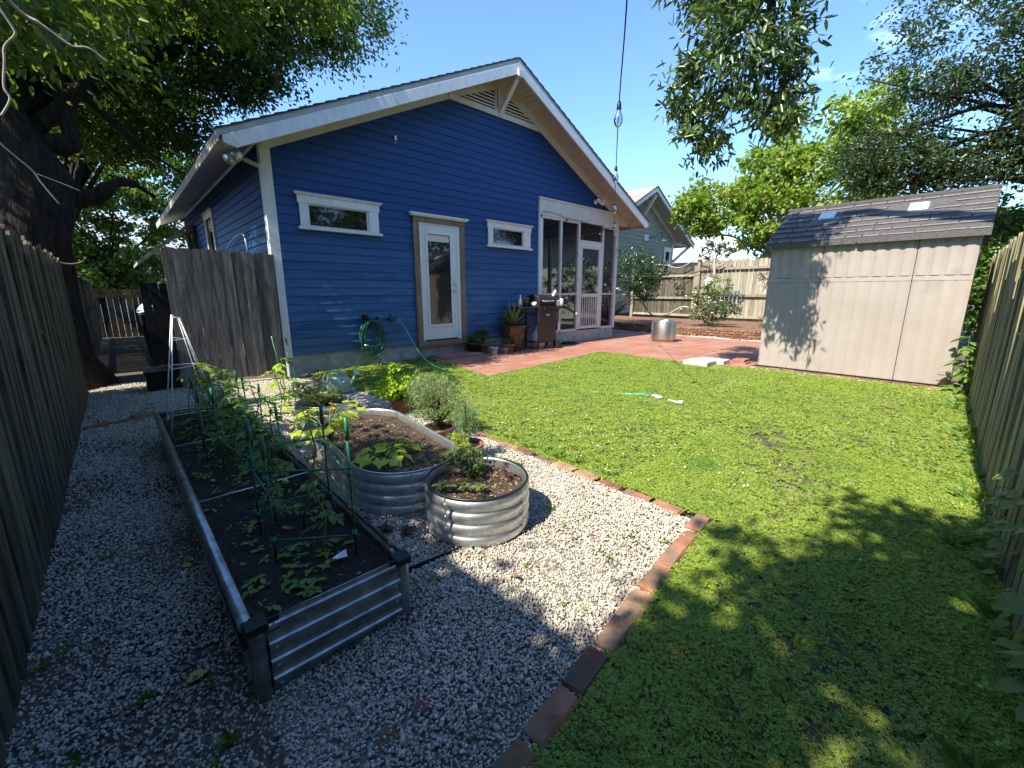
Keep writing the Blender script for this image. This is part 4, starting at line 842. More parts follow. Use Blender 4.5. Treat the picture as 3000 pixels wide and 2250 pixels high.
# ------------------------------------------------------------------ green stakes and cages
def stake(x,y,z0,z1,lean=(0,0),m='stake_green',r=.0052,parent=None,name='stake'):
    b=MB().tube([(x,y,z0),(x+lean[0],y+lean[1],z1)],r,8); o=part(name,b,m,parent,True)
    if r>.005: part('cap',MB().tube([(x+lean[0]*.9,y+lean[1]*.9,z1-.09),(x+lean[0],y+lean[1],z1+.004)],r*1.7,8),m,parent,True)
    return o
cg=thing('tomato_cage',(.48,1.85,.2),'green stake cage with crossbars around the nearest tomato plant','plant cage')
C4=[(.60,1.62,.81),(.655,2.06,.77),(.335,1.79,.75),(.34,2.07,.76)]
for x_,y_,z_ in C4: stake(x_,y_,.18,z_,(random.uniform(-.01,.01),random.uniform(-.01,.01)),parent=cg)
for a,b,zz in ((0,2,.60),(1,3,.61),(0,2,.30),(1,3,.33),(0,1,.56),(2,3,.52),(1,0,.42)):
    p,q=C4[a],C4[b]; d=Vector((q[0]-p[0],q[1]-p[1],0))*.06
    part('crossbar',MB().tube([Vector((p[0],p[1],zz))-d,Vector((q[0],q[1],zz+.01))+d],.0042,6),'stake_green',cg,True)
for x_,y_,z_ in C4:
    for zz in (.31,.58): part('clip',MB().tube([(x_,y_,zz-.012),(x_,y_,zz+.012)],.011,8),'tie_green',cg,True)
for (p,q) in (((.335,1.79,.32),(.40,1.74,.22)),((.34,2.07,.55),(.40,2.0,.47)),((.655,2.06,.36),(.64,1.95,.28)),((.60,1.62,.6),(.63,1.72,.66)),((.335,1.79,.5),(.39,1.83,.41))):
    part('tie',MB().hexa([Vector(p)+Vector((0,0,-.007)),Vector(q)+Vector((0,0,-.007)),Vector(q)+Vector((.002,0,-.007)),Vector(p)+Vector((.002,0,-.007))],[Vector(p)+Vector((0,0,.007)),Vector(q)+Vector((0,0,.007)),Vector(q)+Vector((.002,0,.007)),Vector(p)+Vector((.002,0,.007))]),'tie_green',cg)
cg2=thing('tomato_cage',(.5,3.2,.2),'second green stake cage, around the middle tomato plants','plant cage')
C5=[(.32,3.58,.74),(.35,3.01,.74),(.43,2.97,.6),(.74,3.39,.64),(.29,3.35,.7)]
C5=[(.32,3.58,.74),(.35,3.01,.74),(.43,2.60,.56),(.66,3.39,.66),(.30,3.30,.7),(.66,2.9,.6)]
for x_,y_,z_ in C5: stake(x_,y_,.18,z_,(random.uniform(-.015,.015),random.uniform(-.015,.015)),parent=cg2)
for p,q,zz in (((.32,3.58),(.66,3.39),.5),((.35,3.01),(.66,2.9),.48),((.35,3.01),(.66,2.9),.3),((.30,3.3),(.43,2.6),.4),((.43,2.6),(.66,2.9),.42)):
    part('crossbar',MB().tube([(*p,zz),(*q,zz)],.0042,6),'stake_green',cg2,True)
for x_,y_,z_,wh in ((.66,4.55,.60,'leftmost'),(.68,4.2,.64,'second'),(.68,3.95,.62,'third')):
    t=thing('plant_stake',(x_,y_,.2),'green garden stake standing beyond the cages, '+wh+' of the three near the far bed end','stake','garden stakes at the far end of the bed'); stake(x_,y_,.18,z_,(-.01,.01),parent=t)
for i,(p,q) in enumerate((((.62,6.1),(.55,6.0)),)): pass
for x_,y_,zt,ln,wh in ((1.33,5.25,.80,(-.10,.02),'left, leaning'),(1.36,5.1,.8,(.0,.15),'middle'),(1.42,5.1,.79,(-.05,.15),'right')):
    t=thing('thin_stake',(x_,y_,0),'thin lime green plant stake behind the small round bed, '+wh,'stake','thin lime stakes by the house corner'); part('rod',MB().tube([(x_,y_,.0),(x_+ln[0],y_+ln[1],zt)],.005,6),'stem_green' if 0 else 'stake_green',t,True); part('tip',MB().tube([(x_+ln[0],y_+ln[1],zt),(x_+ln[0],y_+ln[1],zt+.02)],.006,6),'white_glaze',t)
ob=thing('wire_obelisk',(.36,4.45,.2),'white wire obelisk trellis at the far end of the rectangular bed','trellis')
tp=[(.335,4.45,1.11),(.36,4.40,1.1),(.35,4.5,1.1),(.33,4.42,1.1)]; ft=[(.17,4.5,.2),(.18,4.15,.2),(.50,4.72,.2),(.56,4.5,.2)]
tpp=[(.325,4.47,1.12),(.325,4.41,1.10),(.365,4.48,1.09),(.37,4.42,1.10)]
for a,b in zip(tpp,ft): part('leg',MB().tube([a,b],.004,6),'wire_white',ob,True)
for a,b in zip(((.32,4.44,1.11),(.37,4.45,1.095)),((.2,4.3,.2),(.54,4.6,.2))): part('leg',MB().tube([a,b],.0035,6),'wire_white',ob,True)
for fz in (.0,.2,.45,.7):
    pp=[Vector(tpp[i]).lerp(Vector(ft[i]),fz) for i in (0,1,3,2)]; pp.append(pp[0]); 
    for a,b in zip(pp[:-1],pp[1:]):
        if fz<.5 or random.random()<.6: part('hoop',MB().tube([a,b],.003,5),'wire_white',ob,True)
# ------------------------------------------------------------------ plants in the long bed
tm=thing('tomato_plant',(.47,1.9,.2),'tall tomato plant inside the nearest green cage, with green fruit','tomato plant','tomato plants in the long bed')
tm['label']='tall open tomato plant with green fruit inside the nearest cage'; del tm['group']
frond_plant(tm,.49,1.72,.2,.34,.13,5,ls=.04); frond_plant(tm,.50,1.98,.2,.62,.18,8,ls=.042); frond_plant(tm,.42,2.15,.2,.42,.16,6,ls=.042)
for i,(x_,y_,z_) in enumerate(((.475,1.84,.70),(.505,1.83,.705),(.48,1.83,.672),(.515,1.82,.675),(.45,2.0,.46),(.5,1.92,.44))): lpart('tomato',MB().lathe([(0,-.014),(.010,-.010),(.0145,0),(.010,.011),(0,.013)],0,0,10),'tomato_fruit',tm,True).location=Vector((x_,y_,z_))-wl(tm)
tm2=thing('tomato_plant',(.5,3.0,.2),'dense bushy tomato plants filling the middle of the long bed','tomato plant')
for x_,y_,h_ in ((.5,2.55,.42),(.56,2.8,.5),(.44,3.0,.48),(.55,3.2,.54),(.4,3.4,.5),(.56,3.55,.5)): frond_plant(tm2,x_,y_,.2,h_,.23,13,ls=.045)
tm3=thing('tomato_plant',(.5,4.0,.2),'tomato plants with sunlit tops at the far end of the long bed','tomato plant')
for x_,y_,h_ in ((.42,3.85,.5),(.58,4.0,.52),(.5,4.3,.5),(.62,4.45,.44)): frond_plant(tm3,x_,y_,.2,h_,.2,13,ls=.055)
vb=thing('bean_vine',(.33,4.2,.2),'broad leaved bean vine climbing the white obelisk, leaves coloured sunlit yellow at its tip','vine')
part('stem',MB().tube([(.3,4.2,.2),(.33,4.25,.45),(.38,4.28,.65),(.44,4.25,.72),(.52,4.2,.7)],.004,5),'stem_green',vb,True)
for p,a,s_ in (((.44,4.25,.73),.2,.09),((.5,4.2,.71),-.3,.1),((.42,4.22,.74),1.3,.08),((.36,4.25,.66),2.6,.11),((.38,4.25,.62),3.4,.12),((.34,4.22,.5),.5,.11),((.46,4.2,.7),-1.2,.09),((.32,4.2,.4),2.9,.1),((.4,4.22,.57),-.8,.11),((.47,4.17,.67),.9,.09)): leafpart('leaf','ovate',p,a,random.uniform(-.5,.2),s_,'leaf_lime' if p[2]>.6 else 'leaf_tomato',vb)  # upper leaves take the lime material, sunlight put into their colour
# seedlings among the gravel
for x_,y_,lb in ((.93,2.03,'largest'),(1.0,1.92,'nearest the round bed'),(.86,2.2,'beside the oval bed')):
    t=thing('red_seedling',(x_,y_,0),'small maroon leafed seedling growing in the gravel, '+lb,'seedling','maroon seedlings in the gravel'); seedlings(t,[(x_+random.uniform(-.02,.02),y_+random.uniform(-.02,.02),.0) for _ in range(3)],'leaf_maroon',.045,n=5,name='leaves')

# ------------------------------------------------------------------ corrugated round and oval beds
def bed_wall(cx,cy,hx,hy,ang,z0,z1,amp=.015,nw=4,seg=64,lip=True):
    """stadium plan: half length hy beyond round ends of radius hx"""
    pl=[]; 
    for i in range(seg):
        a=2*math.pi*i/seg; c,s_=math.cos(a),math.sin(a); off=(hy-hx)*(1 if s_>0 else -1) if abs(s_)>1e-9 else 0
        pl.append((hx*c,hx*s_+off,c,s_))
    if hy>hx: # insert the straight sides
        pl2=[]
        for i,p in enumerate(pl): 
            pl2.append(p)
        pl=pl2
    pr=[]; N=nw*8
    for i in range(N+1):
        f=i/N; pr.append((amp*abs(math.sin(f*nw*math.pi))**.8-amp*.2,z0+(z1-z0)*f))
    pr+= [(.006,z1+.004),(.003,z1+.009),(-.006,z1+.006),(-.01,z1-.004),(-.008,z1-.05),(-.008,z0+.12)]
    ca,sa=math.cos(ang),math.sin(ang); b=MB(); n=len(pl); v=[]
    for o_,z_ in pr:
        for (x,y,nx,ny) in pl:
            X=x+nx*o_; Y=y+ny*o_; v.append((cx+X*ca-Y*sa,cy+X*sa+Y*ca,z_))
    f=[(k*n+i,k*n+(i+1)%n,(k+1)*n+(i+1)%n,(k+1)*n+i) for k in range(len(pr)-1) for i in range(n)]
    return b.add(v,f),[(cx+x*ca-y*sa,cy+x*sa+y*ca) for x,y,_,_ in pl]
def metal_bed(cx,cy,hx,hy,ang,h,sz,label,rim=None,bolts=6):
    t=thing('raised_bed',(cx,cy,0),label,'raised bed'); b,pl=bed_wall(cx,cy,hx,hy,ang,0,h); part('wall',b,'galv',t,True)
    soilmesh('soil',t,[(cx+(x-cx)*.975,cy+(y-cy)*.985) for x,y in pl],sz,.009,.02,'soil_mulch')
    if rim: part('rim',MB().tube([(x,y,h+.004) for x,y in pl]+[(pl[0][0],pl[0][1],h+.004)],.0075,8,False),rim,t,True)
    n=len(pl)
    for k in range(bolts):
        i=int(n*k/bolts+3)%n; x,y=pl[i]; dx,dy=x-cx,y-cy; l=math.hypot(dx,dy)
        for zz in (h*.12,h*.37,h*.62,h*.87): lpart('bolt',MB().lathe([(0,.004),(.006,.002),(.006,-.004)],0,0,8),'rod_metal',t).matrix_local=Matrix.Translation(Vector((x+dx/l*.011,y+dy/l*.011,zz))-wl(t))@Vector((dx,dy,0)).to_track_quat('Z','Y').to_matrix().to_4x4()
        part('seam',MB().bar((x+dx/l*.009,y+dy/l*.009,.005),(x+dx/l*.009,y+dy/l*.009,h),.004,.006,(dx,dy,0)),'galv',t)
    return t
metal_bed(1.375,1.77,.285,.285,0,.27,.215,'small round corrugated metal bed with a dark rim, nearest the camera','dark_plastic' ,4)
metal_bed(1.30,2.83,.34,.78,-.10,.27,.215,'long oval corrugated metal bed with yellow green squash plants',None,6)
metal_bed(1.36,4.12,.26,.26,0,.27,.2,'round corrugated metal bed overflowing with foliage, next to the watering can',None,4)
# plants in the round bed
t=thing('sage_plant',(1.42,1.88,.21),'leafy green sage plant in the middle of the nearest round bed','herb')
bush('x',(1.42,1.88,.21),[((1.43,1.88,.29),(.13,.10,.06),1),((1.40,2.0,.34),(.09,.08,.07),.5)],26,9,.04,.035,.017,'leaf_mid','x',parent=t,stem=12)
t=thing('strawberry_plant',(1.22,1.72,.21),'low spreading green plant at the left edge of the nearest round bed','herb')
seedlings(t,[(1.16+.03*i+random.uniform(-.02,.02),1.86-.035*i+random.uniform(-.02,.02),.22) for i in range(7)],'leaf_tomato',.045,n=5,h=.05,name='leaves')
t=thing('purple_basil',(1.53,1.7,.21),'small dark purple plant at the right side of the nearest round bed','herb'); seedlings(t,[(1.53,1.7,.24),(1.54,1.71,.28),(1.52,1.7,.31),(1.56,1.75,.24)],'leaf_maroon',.03,n=5,name='leaves')
# squash plants in the oval bed
def squash(x,y,z,n,r,label,h=.1):
    t=thing('squash_plant',(x,y,z),label,'squash plant'); st=MB()
    for i in range(n):
        a=i*2.4+random.uniform(-.3,.3); rr=r*random.uniform(.5,1); hh=h*random.uniform(.6,1.3); p=Vector((x+math.cos(a)*rr,y+math.sin(a)*rr,z+hh))
        st.tube([(x,y,z),(x+math.cos(a)*rr*.45,y+math.sin(a)*rr*.45,z+hh*.8),tuple(p)],.004,5); leafpart('leaf','lobed',p,a,random.uniform(-.35,.1),random.uniform(.07,.105),'leaf_squash',t,curl=.5,roll=random.uniform(-.3,.3))
    part('stems',st,'stem_green',t,True); return t
squash(1.14,2.45,.215,11,.12,'yellow green squash plant at the near end of the oval bed',.07)
squash(1.28,2.56,.215,8,.10,'small squash plant right of the other at the near end of the oval bed',.07)
t=squash(1.02,3.1,.215,24,.22,'largest squash plant with an orange flower at the left of the oval bed',.2)
for p in ((1.02,3.2,.34),(1.13,3.3,.36)): lpart('flower',MB().lathe([(0,0),(.012,.01),(.026,.035),(.03,.05)],0,0,7),'petal_orange',t,True).location=Vector(p)-wl(t)
t=thing('bed_weeds',(1.3,2.5,.21),'low green weeds and straw along the near rim of the oval bed','weeds',kind='stuff'); seedlings(t,[(random.uniform(1.1,1.5),random.uniform(2.2,2.45),.2) for _ in range(30)]+[(random.uniform(1.1,1.55),random.uniform(2.5,3.4),.2) for _ in range(14)],'leaf_weed',.022)
solo('plant_tag',MB().hexa([(1.08,2.16,.25),(1.105,2.185,.31),(1.11,2.18,.31),(1.085,2.155,.25)],[(1.082,2.162,.252),(1.107,2.187,.312),(1.112,2.182,.312),(1.087,2.157,.252)]),'tie_green','green plastic plant clip hanging on the near rim of the oval bed','clip')
# foliage round bed 3
t=thing('feverfew',(1.36,4.12,.2),'ferny green plants with pale flowers filling the far round bed','plant')
bush('x',(1.36,4.12,.2),[((1.34,4.15,.33),(.24,.22,.07),1),((1.2,4.3,.38),(.12,.12,.08),.4)],60,14,.04,.04,.012,'leaf_mid','x',parent=t,stem=20)
for i in range(10): lpart('flower',MB().lathe([(0,0),(.012,.004),(0,.008)],0,0,7),random.choice(['petal_pink','petal_white']),t,True).location=Vector((1.36+random.uniform(-.2,.3),4.2+random.uniform(-.2,.25),random.uniform(.38,.5)))-wl(t)
t=thing('pepper_plant',(1.15,5.0,.0),'tall leafy plant growing beside the far round bed near the panel','plant'); frond_plant(t,1.13,4.9,0,.55,.2,11,'leaf_mint',.06,kind='ovate'); frond_plant(t,1.25,5.2,0,.6,.2,9,'leaf_mint',.06,kind='ovate'); frond_plant(t,1.45,4.7,0,.42,.2,12,'leaf_mid',.05,kind='ovate')
def chips():
    rn=random.Random(3); out=[]
    for m_ in ('litter_brown','mulch','leaf_dry'):
        b=MB(); b.hexa([(-1,-.35,-.12),(1,-.25,-.1),(.9,.3,-.1),(-.8,.35,-.12)],[(-.9,-.3,.12),(.85,-.2,.15),(.8,.3,.1),(-.9,.3,.14)]); out.append(b.mesh('chip',m_))
    P=[]
    for cx,cy,hx,hy,n_ in ((1.375,1.77,.26,.26,420),(1.3,2.83,.3,.72,700),(1.36,4.12,.23,.23,150)):
        a=RNG.uniform(0,6.28,n_); q=RNG.random(n_)**.5; P.append(np.stack([cx+hx*q*np.cos(a),cy+hy*q*np.sin(a),np.full(n_,.222)],1))
    P.append(np.stack([RNG.uniform(.2,.66,260),RNG.uniform(1.45,4.5,260),np.full(260,.213)],1)); P=np.concatenate(P); n=len(P); r_=RNG.uniform(.004,.012,n)
    scatter('bark_chips',P,RNG.uniform(-.5,.5,(n,3))+np.stack([np.zeros(n),np.zeros(n),RNG.uniform(0,6.28,n)],1),np.stack([r_,r_,r_],1),RNG.integers(0,3,n),out,label='brown bark chips and straw bits on the bed soil')
chips()
# watering can
wc=thing('watering_can',(2.0,5.5,0),'pale mint green plastic watering can on the gravel','watering can')
ax=Vector((.73,-.68,0)); cx_,cy_=2.0,5.5
b=MB(); pr=[(.0,.01),(.085,.01),(.095,.03),(.09,.15),(.078,.175),(.06,.182),(.055,.178),(.0,.10)]
k=len(b.v)
for r_,z_ in pr:
    for j in range(24):
        a=2*math.pi*j/24; v=ax*(r_*1.25*math.cos(a))+Vector((.68,.73,0))*(r_*.8*math.sin(a)); b.v.append((cx_+v.x,cy_+v.y,z_))
for i in range(len(pr)-1):
    for j in range(24): b.f.append((i*24+j,i*24+(j+1)%24,(i+1)*24+(j+1)%24,(i+1)*24+j))
part('body',b,'mint_plastic',wc,True)
P0=Vector((cx_,cy_,0)); Z=Vector((0,0,1))
part('handle',MB().tube([P0+ax*(-.10+.0)+Z*.05,P0-ax*.145+Z*.10,P0-ax*.14+Z*.17,P0-ax*.09+Z*.225,P0-ax*.01+Z*.235,P0+ax*.06+Z*.2,P0+ax*.08+Z*.165],.0125,8),'mint_plastic',wc,True)
part('spout',MB().tube([P0+ax*.09+Z*.06,P0+ax*.13+Z*.11,P0+ax*.17+Z*.19],[.024,.017,.012],10),'mint_plastic',wc,True)
part('rose',MB().tube([P0+ax*.165+Z*.19,P0+ax*.185+Z*.215,P0+ax*.19+Z*.22],[.012,.038,.036],14),'white_glaze',wc,True)
wc.scale=(1.35,1.35,1.3)
def pot(name,x,y,r,h,m,label,cat='plant pot',rimr=1.12,group=None,soil=True):
    t=thing(name,(x,y,0),label,cat,group); z=.0 if x<4 else .022
    part('pot',MB().lathe([(r*.72,z),(r*.97,z+h*.84),(r*rimr,z+h*.84),(r*rimr,z+h),(r*.95,z+h),(r*.9,z+h*.85),(0,z+h*.85)],x,y,20,False),m,t,True)
    if soil: part('soil',MB().lathe([(r*.92,z+h*.88),(0,z+h*.9)],x,y,16),'soil',t)
    return t
t=pot('potted_mint',2.14,4.1,.11,.17,'terracotta','bright yellow green mint in a terracotta pot by the brick edging','potted plant')
bush('x',(2.14,4.1,.15),[((2.14,4.1,.29),(.25,.23,.15),1),((2.05,4.1,.34),(.05,.05,.07),.15),((2.07,4.1,.5),(.03,.03,.1),.12)],170,9,.045,.042,.028,'leaf_mint','x',parent=t,stem=24)
t=pot('potted_rosemary',1.98,3.1,.13,.12,'terracotta','large feathery rosemary bush in a pot between the oval bed and the lawn','potted plant')
bush('x',(1.98,3.1,.14),[((1.98,3.12,.36),(.29,.30,.24),1),((2.0,3.3,.44),(.2,.2,.18),.4)],340,34,.045,.03,.0042,'leaf_rosemary','x',parent=t,stem=60,droop=-.7)
t=pot('potted_dill',1.84,2.5,.12,.16,'terracotta','wispy blue green dill with yellowing stems in a pot beside the round bed','potted plant')
bush('x',(1.84,2.5,.13),[((1.86,2.52,.36),(.10,.11,.17),1),((1.72,2.48,.22),(.12,.08,.10),.45)],90,26,.04,.028,.0028,'leaf_dill','x',parent=t,stem=30,droop=-.3,sm='stem_green')
t=thing('yellow_weed',(1.72,2.42,.0),'yellowing feathery plant with an orange base next to the dill','plant'); bush('x',(1.7,2.4,.0),[((1.7,2.42,.2),(.08,.07,.10),1)],26,12,.03,.03,.007,'leaf_squash','x',parent=t)
t=thing('tomato_seedling',(1.53,2.12,0),'sprawling green plant behind the rim of the nearest round bed','plant'); frond_plant(t,1.55,2.13,0,.38,.17,12,'leaf_mid',.05)
t=thing('clover_clump',(3.3,5.95,0),'brighter yellow green clump in the lawn near the patio tip','ground cover',kind='stuff'); seedlings(t,[(3.3+random.gauss(0,.1),5.5+random.gauss(0,.1),.03) for _ in range(160)],'leaf_mint',.03,name='leaves')

# ------------------------------------------------------------------ hoses and sprinkler
def bez(P,n=10):
    P=[Vector(p) for p in P]; o=[]
    for i in range(len(P)-1):
        a=P[max(i-1,0)];b=P[i];c=P[i+1];d=P[min(i+2,len(P)-1)]
        for k in range(n):
            t=k/n; o.append(.5*((2*b)+(-a+c)*t+(2*a-5*b+4*c-d)*t*t+(-a+3*b-3*c+d)*t**3))
    o.append(P[-1]); return o
hs=thing('garden_hose',(3.9,6.2,0),'mint green garden hose running from the wall tap across the lawn','hose')
part('hose',MB().tube(bez([(3.66,7.0,.8),(3.76,6.92,.72),(3.82,6.75,.45),(3.86,6.5,.2),(3.92,6.2,.05),(3.98,5.8,.012),(4.0,5.0,.004),(4.15,4.4,.010),(4.34,3.95,.004),(4.56,3.17,.004),(4.72,2.80,.016),(4.76,2.69,.03),(4.74,2.58,.03)]),.011,8),'hose_mint',hs,True)
tap=thing('wall_tap',(3.58,7.1,.8),'brass garden tap with splitter on the blue wall','tap')
part('body',MB().tube([(3.57,7.12,.83),(3.57,7.02,.83),(3.58,7.01,.78)],.016,8).tube([(3.5,7.02,.81),(3.68,7.01,.8)],.014,8),'brown_metal',tap,True)
part('handle',MB().tube([(3.57,7.03,.87),(3.57,7.03,.92)],.012,8).tube([(3.54,7.03,.92),(3.60,7.03,.92)],.01,8),'brown_metal',tap,True)
part('valve_lever',MB().tube([(3.68,7.0,.82),(3.74,6.99,.85),(3.72,6.98,.78)],.006,6),'rod_metal',tap,True)
hc=thing('hose_coil',(3.2,7.03,.45),'dark green garden hose coiled on a wall hanger beside the door','hose')
for i in range(9):
    w_=.17+random.uniform(-.03,.055); h_=.24+random.uniform(-.05,.10); cx=3.2+random.uniform(-.03,.04); topz=.83+random.uniform(-.015,.02); yb=6.98+.013*(i%4)
    part('loop',MB().tube([(cx+w_*math.sin(a)*(1-.12*math.cos(a)),yb-.03*(i//4)+.012*math.sin(a*2+i),topz-h_+h_*math.cos(a)) for a in [2*math.pi*k/32 for k in range(33)]],.011,7,False),'hose_green',hc,True)
part('tail',MB().tube(bez([(3.25,7.0,.6),(3.2,6.98,.35),(3.18,6.97,.12),(3.24,6.98,.02),(3.32,7.0,.15)]),.011,7),'hose_green',hc,True)
part('feed',MB().tube(bez([(3.42,7.02,.75),(3.38,7.0,.5),(3.3,6.98,.3)]),.010,7),'hose_green',hc,True)
part('hanger',MB().box(3.1,3.3,7.0,7.1,.84,.86).box(3.1,3.12,6.93,7.0,.84,.89).box(3.28,3.3,6.93,7.0,.84,.89).box(3.08,3.13,6.95,7.1,.86,.93),'black_metal',hc)
part('coupling',MB().tube([(3.02,6.95,.42),(3.08,6.93,.41)],.016,8),'rod_metal',hc,True)
sp=thing('sprinkler',(4.72,2.4,0),'white plastic sprinkler wand with a red marked head lying in the clover','sprinkler')
part('head',MB().tube([(4.75,2.53,.04),(4.73,2.42,.045)],.022,10).tube([(4.73,2.42,.045),(4.73,2.40,.045)],.016,10),'white_glaze',sp,True)
part('band',MB().tube([(4.745,2.505,.04),(4.742,2.49,.04)],.0228,10),'litter_red',sp,True)
part('wand',MB().tube([(4.71,2.3,.035),(4.68,2.16,.035)],.012,8),'white_glaze',sp,True)
part('foot',MB().tube([(4.68,2.17,.035),(4.66,2.11,.055)],.022,10),'white_glaze',sp,True)
bh=thing('black_hose_coil',(8.4,6.9,.02),'flat coil of black hose lying on the patio beside the porch','hose')
for i in range(4): part('loop',MB().tube([(8.35+(.24-.01*i)*math.cos(a),6.85+(.16-.01*i)*math.sin(a),.035+.018*(i%2)) for a in [2*math.pi*k/28 for k in range(29)]],.011,6,False),'cord',bh,True)

# ------------------------------------------------------------------ patio things
ag=thing('potted_agave',(6.4,6.85,.02),'tall swirl ribbed brown glazed pot with a spiky agave and flower stalk','potted plant')
b=MB(); n=36; pr=[(.17,.02),(.19,.1),(.235,.3),(.265,.5),(.275,.56),(.285,.565),(.285,.6),(.255,.6),(.25,.56),(0,.55)]
for i,(r_,z_) in enumerate(pr):
    for j in range(n):
        a=2*math.pi*j/n+z_*1.2; rr=r_*(1+(.045 if i<5 and j%3==0 else 0)); b.v.append((6.4+rr*math.cos(a),6.85+rr*math.sin(a),z_))
for i in range(len(pr)-1):
    for j in range(n): b.f.append((i*n+j,i*n+(j+1)%n,(i+1)*n+(j+1)%n,(i+1)*n+j))
part('pot',b,'brown_glaze',ag)
for i in range(34):
    a=i*2.4; tilt=.2+.95*(i/34); L_=random.uniform(.5,.72); d=Vector((math.cos(a)*math.sin(tilt),math.sin(a)*math.sin(tilt)*.8,math.cos(tilt))); p=Vector((6.4,6.85,.56)); sd_=d.cross(Vector((0,0,1))).normalized()*.046
    m1=p+d*L_*.45; tp_=p+d*L_+Vector((0,0,-.06*tilt)); nr_=d.cross(sd_).normalized()*.012
    part('leaf',MB().add([p-sd_*.8,p+nr_,p+sd_*.8,m1-sd_,m1+nr_,m1+sd_,tp_],[(0,1,4,3),(1,2,5,4),(3,4,6),(4,5,6),(0,3,5,2),(3,6,5)]),'leaf_agave',ag)
part('flower_stalk',MB().tube([(6.4,6.85,.56),(6.36,6.86,1.1),(6.33,6.86,1.45)],[.006,.004,.003],5),'stem_brown',ag,True)
t=pot('succulent_pot',5.35,6.93,.15,.26,'black_metal','black pot with a bushy jade plant, first from the door step','potted plant'); bush('x',(5.35,6.93,.25),[((5.33,6.93,.38),(.15,.12,.10),1)],30,9,.04,.045,.03,'leaf_mid','x',parent=t)
t=pot('succulent_pot',5.66,6.99,.10,.2,'terracotta','dull brown pot with the tallest jade plant of the group','potted plant'); bush('x',(5.66,7.0,.2),[((5.66,6.98,.42),(.2,.12,.13),1)],44,9,.045,.045,.03,'leaf_mid','x',parent=t)
t=pot('succulent_pot',5.75,6.74,.085,.15,'white_glaze','small white pot with a grey green succulent','potted plant'); bush('x',(5.75,6.74,.15),[((5.75,6.74,.27),(.14,.11,.08),1)],36,8,.035,.035,.018,'leaf_dill','x',parent=t)
t=pot('succulent_pot',6.10,6.66,.12,.19,'terracotta','terracotta pot with a low succulent next to the agave','potted plant'); bush('x',(6.08,6.7,.2),[((6.1,6.68,.28),(.12,.1,.08),1)],26,8,.035,.035,.02,'leaf_mid','x',parent=t)
t=thing('stone_house',(5.94,6.62,.02),'tiny brown stone house ornament between the white and terracotta pots','ornament'); part('body',MB().box(5.88,6.0,6.56,6.66,.02,.11),'brick_tan',t,bevel=.006); part('roof',MB().poly([(5.86,6.55,.11),(6.02,6.55,.11),(5.94,6.55,.165)],(0,.12,0)),'brick_tan',t)
gx=7.15; gy=6.72
gr=thing('grill',(gx,gy,.02),'black cart gas grill with side shelf standing beside the porch','grill')
part('front_panel',MB().box(6.88,7.42,gy-.22,gy-.2,.2,.93),'brown_metal',gr,bevel=.006)
part('control_panel',MB().box(6.87,7.43,gy-.25,gy-.2,.88,.98),'black_metal',gr,bevel=.006)
part('badge',MB().box(7.1,7.2,gy-.228,gy-.221,.79,.82),'white_glaze',gr)
for lx in (6.87,7.43):
    for ly in (gy-.2,gy+.2): part('leg',MB().bar((lx,ly,.06),(lx,ly,.95),.03,.03),'black_metal',gr)
part('bottom_shelf',MB().box(6.87,7.43,gy-.2,gy+.2,.18,.2),'black_metal',gr)
part('side_shelf',MB().box(6.36,6.86,gy-.2,gy+.2,.95,.99),'black_metal',gr,bevel=.01); part('side_shelf',MB().box(7.45,7.75,gy-.18,gy+.2,.95,.98),'black_metal',gr,bevel=.01)
part('side_shelf_brace',MB().bar((6.4,gy-.1,.94),(6.86,gy-.1,.8),.02,.03).bar((7.46,gy-.1,.8),(7.72,gy-.1,.94),.02,.03),'black_metal',gr)
part('firebox',MB().box(6.85,7.45,gy-.22,gy+.22,.93,1.04),'black_metal',gr,bevel=.015)
hood=MB(); pr=[(-.22,1.04),(-.23,1.12),(-.19,1.2),(-.08,1.25),(.08,1.25),(.2,1.2),(.23,1.05)]
hood.poly([(6.86,gy+y_,z_) for y_,z_ in pr],(.58,0,0)); part('hood',hood,'black_metal',gr,bevel=.012)
part('hood_handle',MB().tube([(6.95,gy-.23,1.12),(6.95,gy-.28,1.11),(7.28,gy-.28,1.11),(7.28,gy-.23,1.12)],.011,8),'rod_metal',gr,True)
for i in range(3):
    part('knob',MB().tube([(6.99+.16*i,gy-.25,.93),(6.99+.16*i,gy-.28,.93)],.022,12),'black_metal',gr,True)
for wy in (gy-.2,gy+.2): part('wheel',MB().tube([(7.44,wy-.03,.12),(7.5,wy-.03,.12)],.095,18),'black_metal',gr)
part('spatula',MB().tube([(7.56,gy-.2,.93),(7.56,gy-.2,.62)],.006,6).box(7.52,7.6,gy-.205,gy-.2,.44,.62),'rod_metal',gr)
part('spatula',MB().tube([(7.63,gy-.2,.93),(7.63,gy-.2,.55)],.006,6),'rod_metal',gr)
t=thing('white_planter',(7.5,6.62,1.0),'white trough planter of dead stems on the grill side shelf','plant pot'); part('trough',MB().hexa([(7.38,6.56,.99),(7.64,6.56,.99),(7.64,6.68,.99),(7.38,6.68,.99)],[(7.35,6.54,1.12),(7.67,6.54,1.12),(7.67,6.7,1.12),(7.35,6.7,1.12)]),'white_glaze',t,bevel=.008); part('filling',MB().box(7.37,7.65,6.56,6.68,1.12,1.15),'litter_red',t)
part('rag',MB().tube([(7.42,6.62,1.12),(7.44,6.6,1.25),(7.5,6.6,1.33),(7.55,6.6,1.26)],[.02,.035,.03,.012],8),'white_paper',t,True)
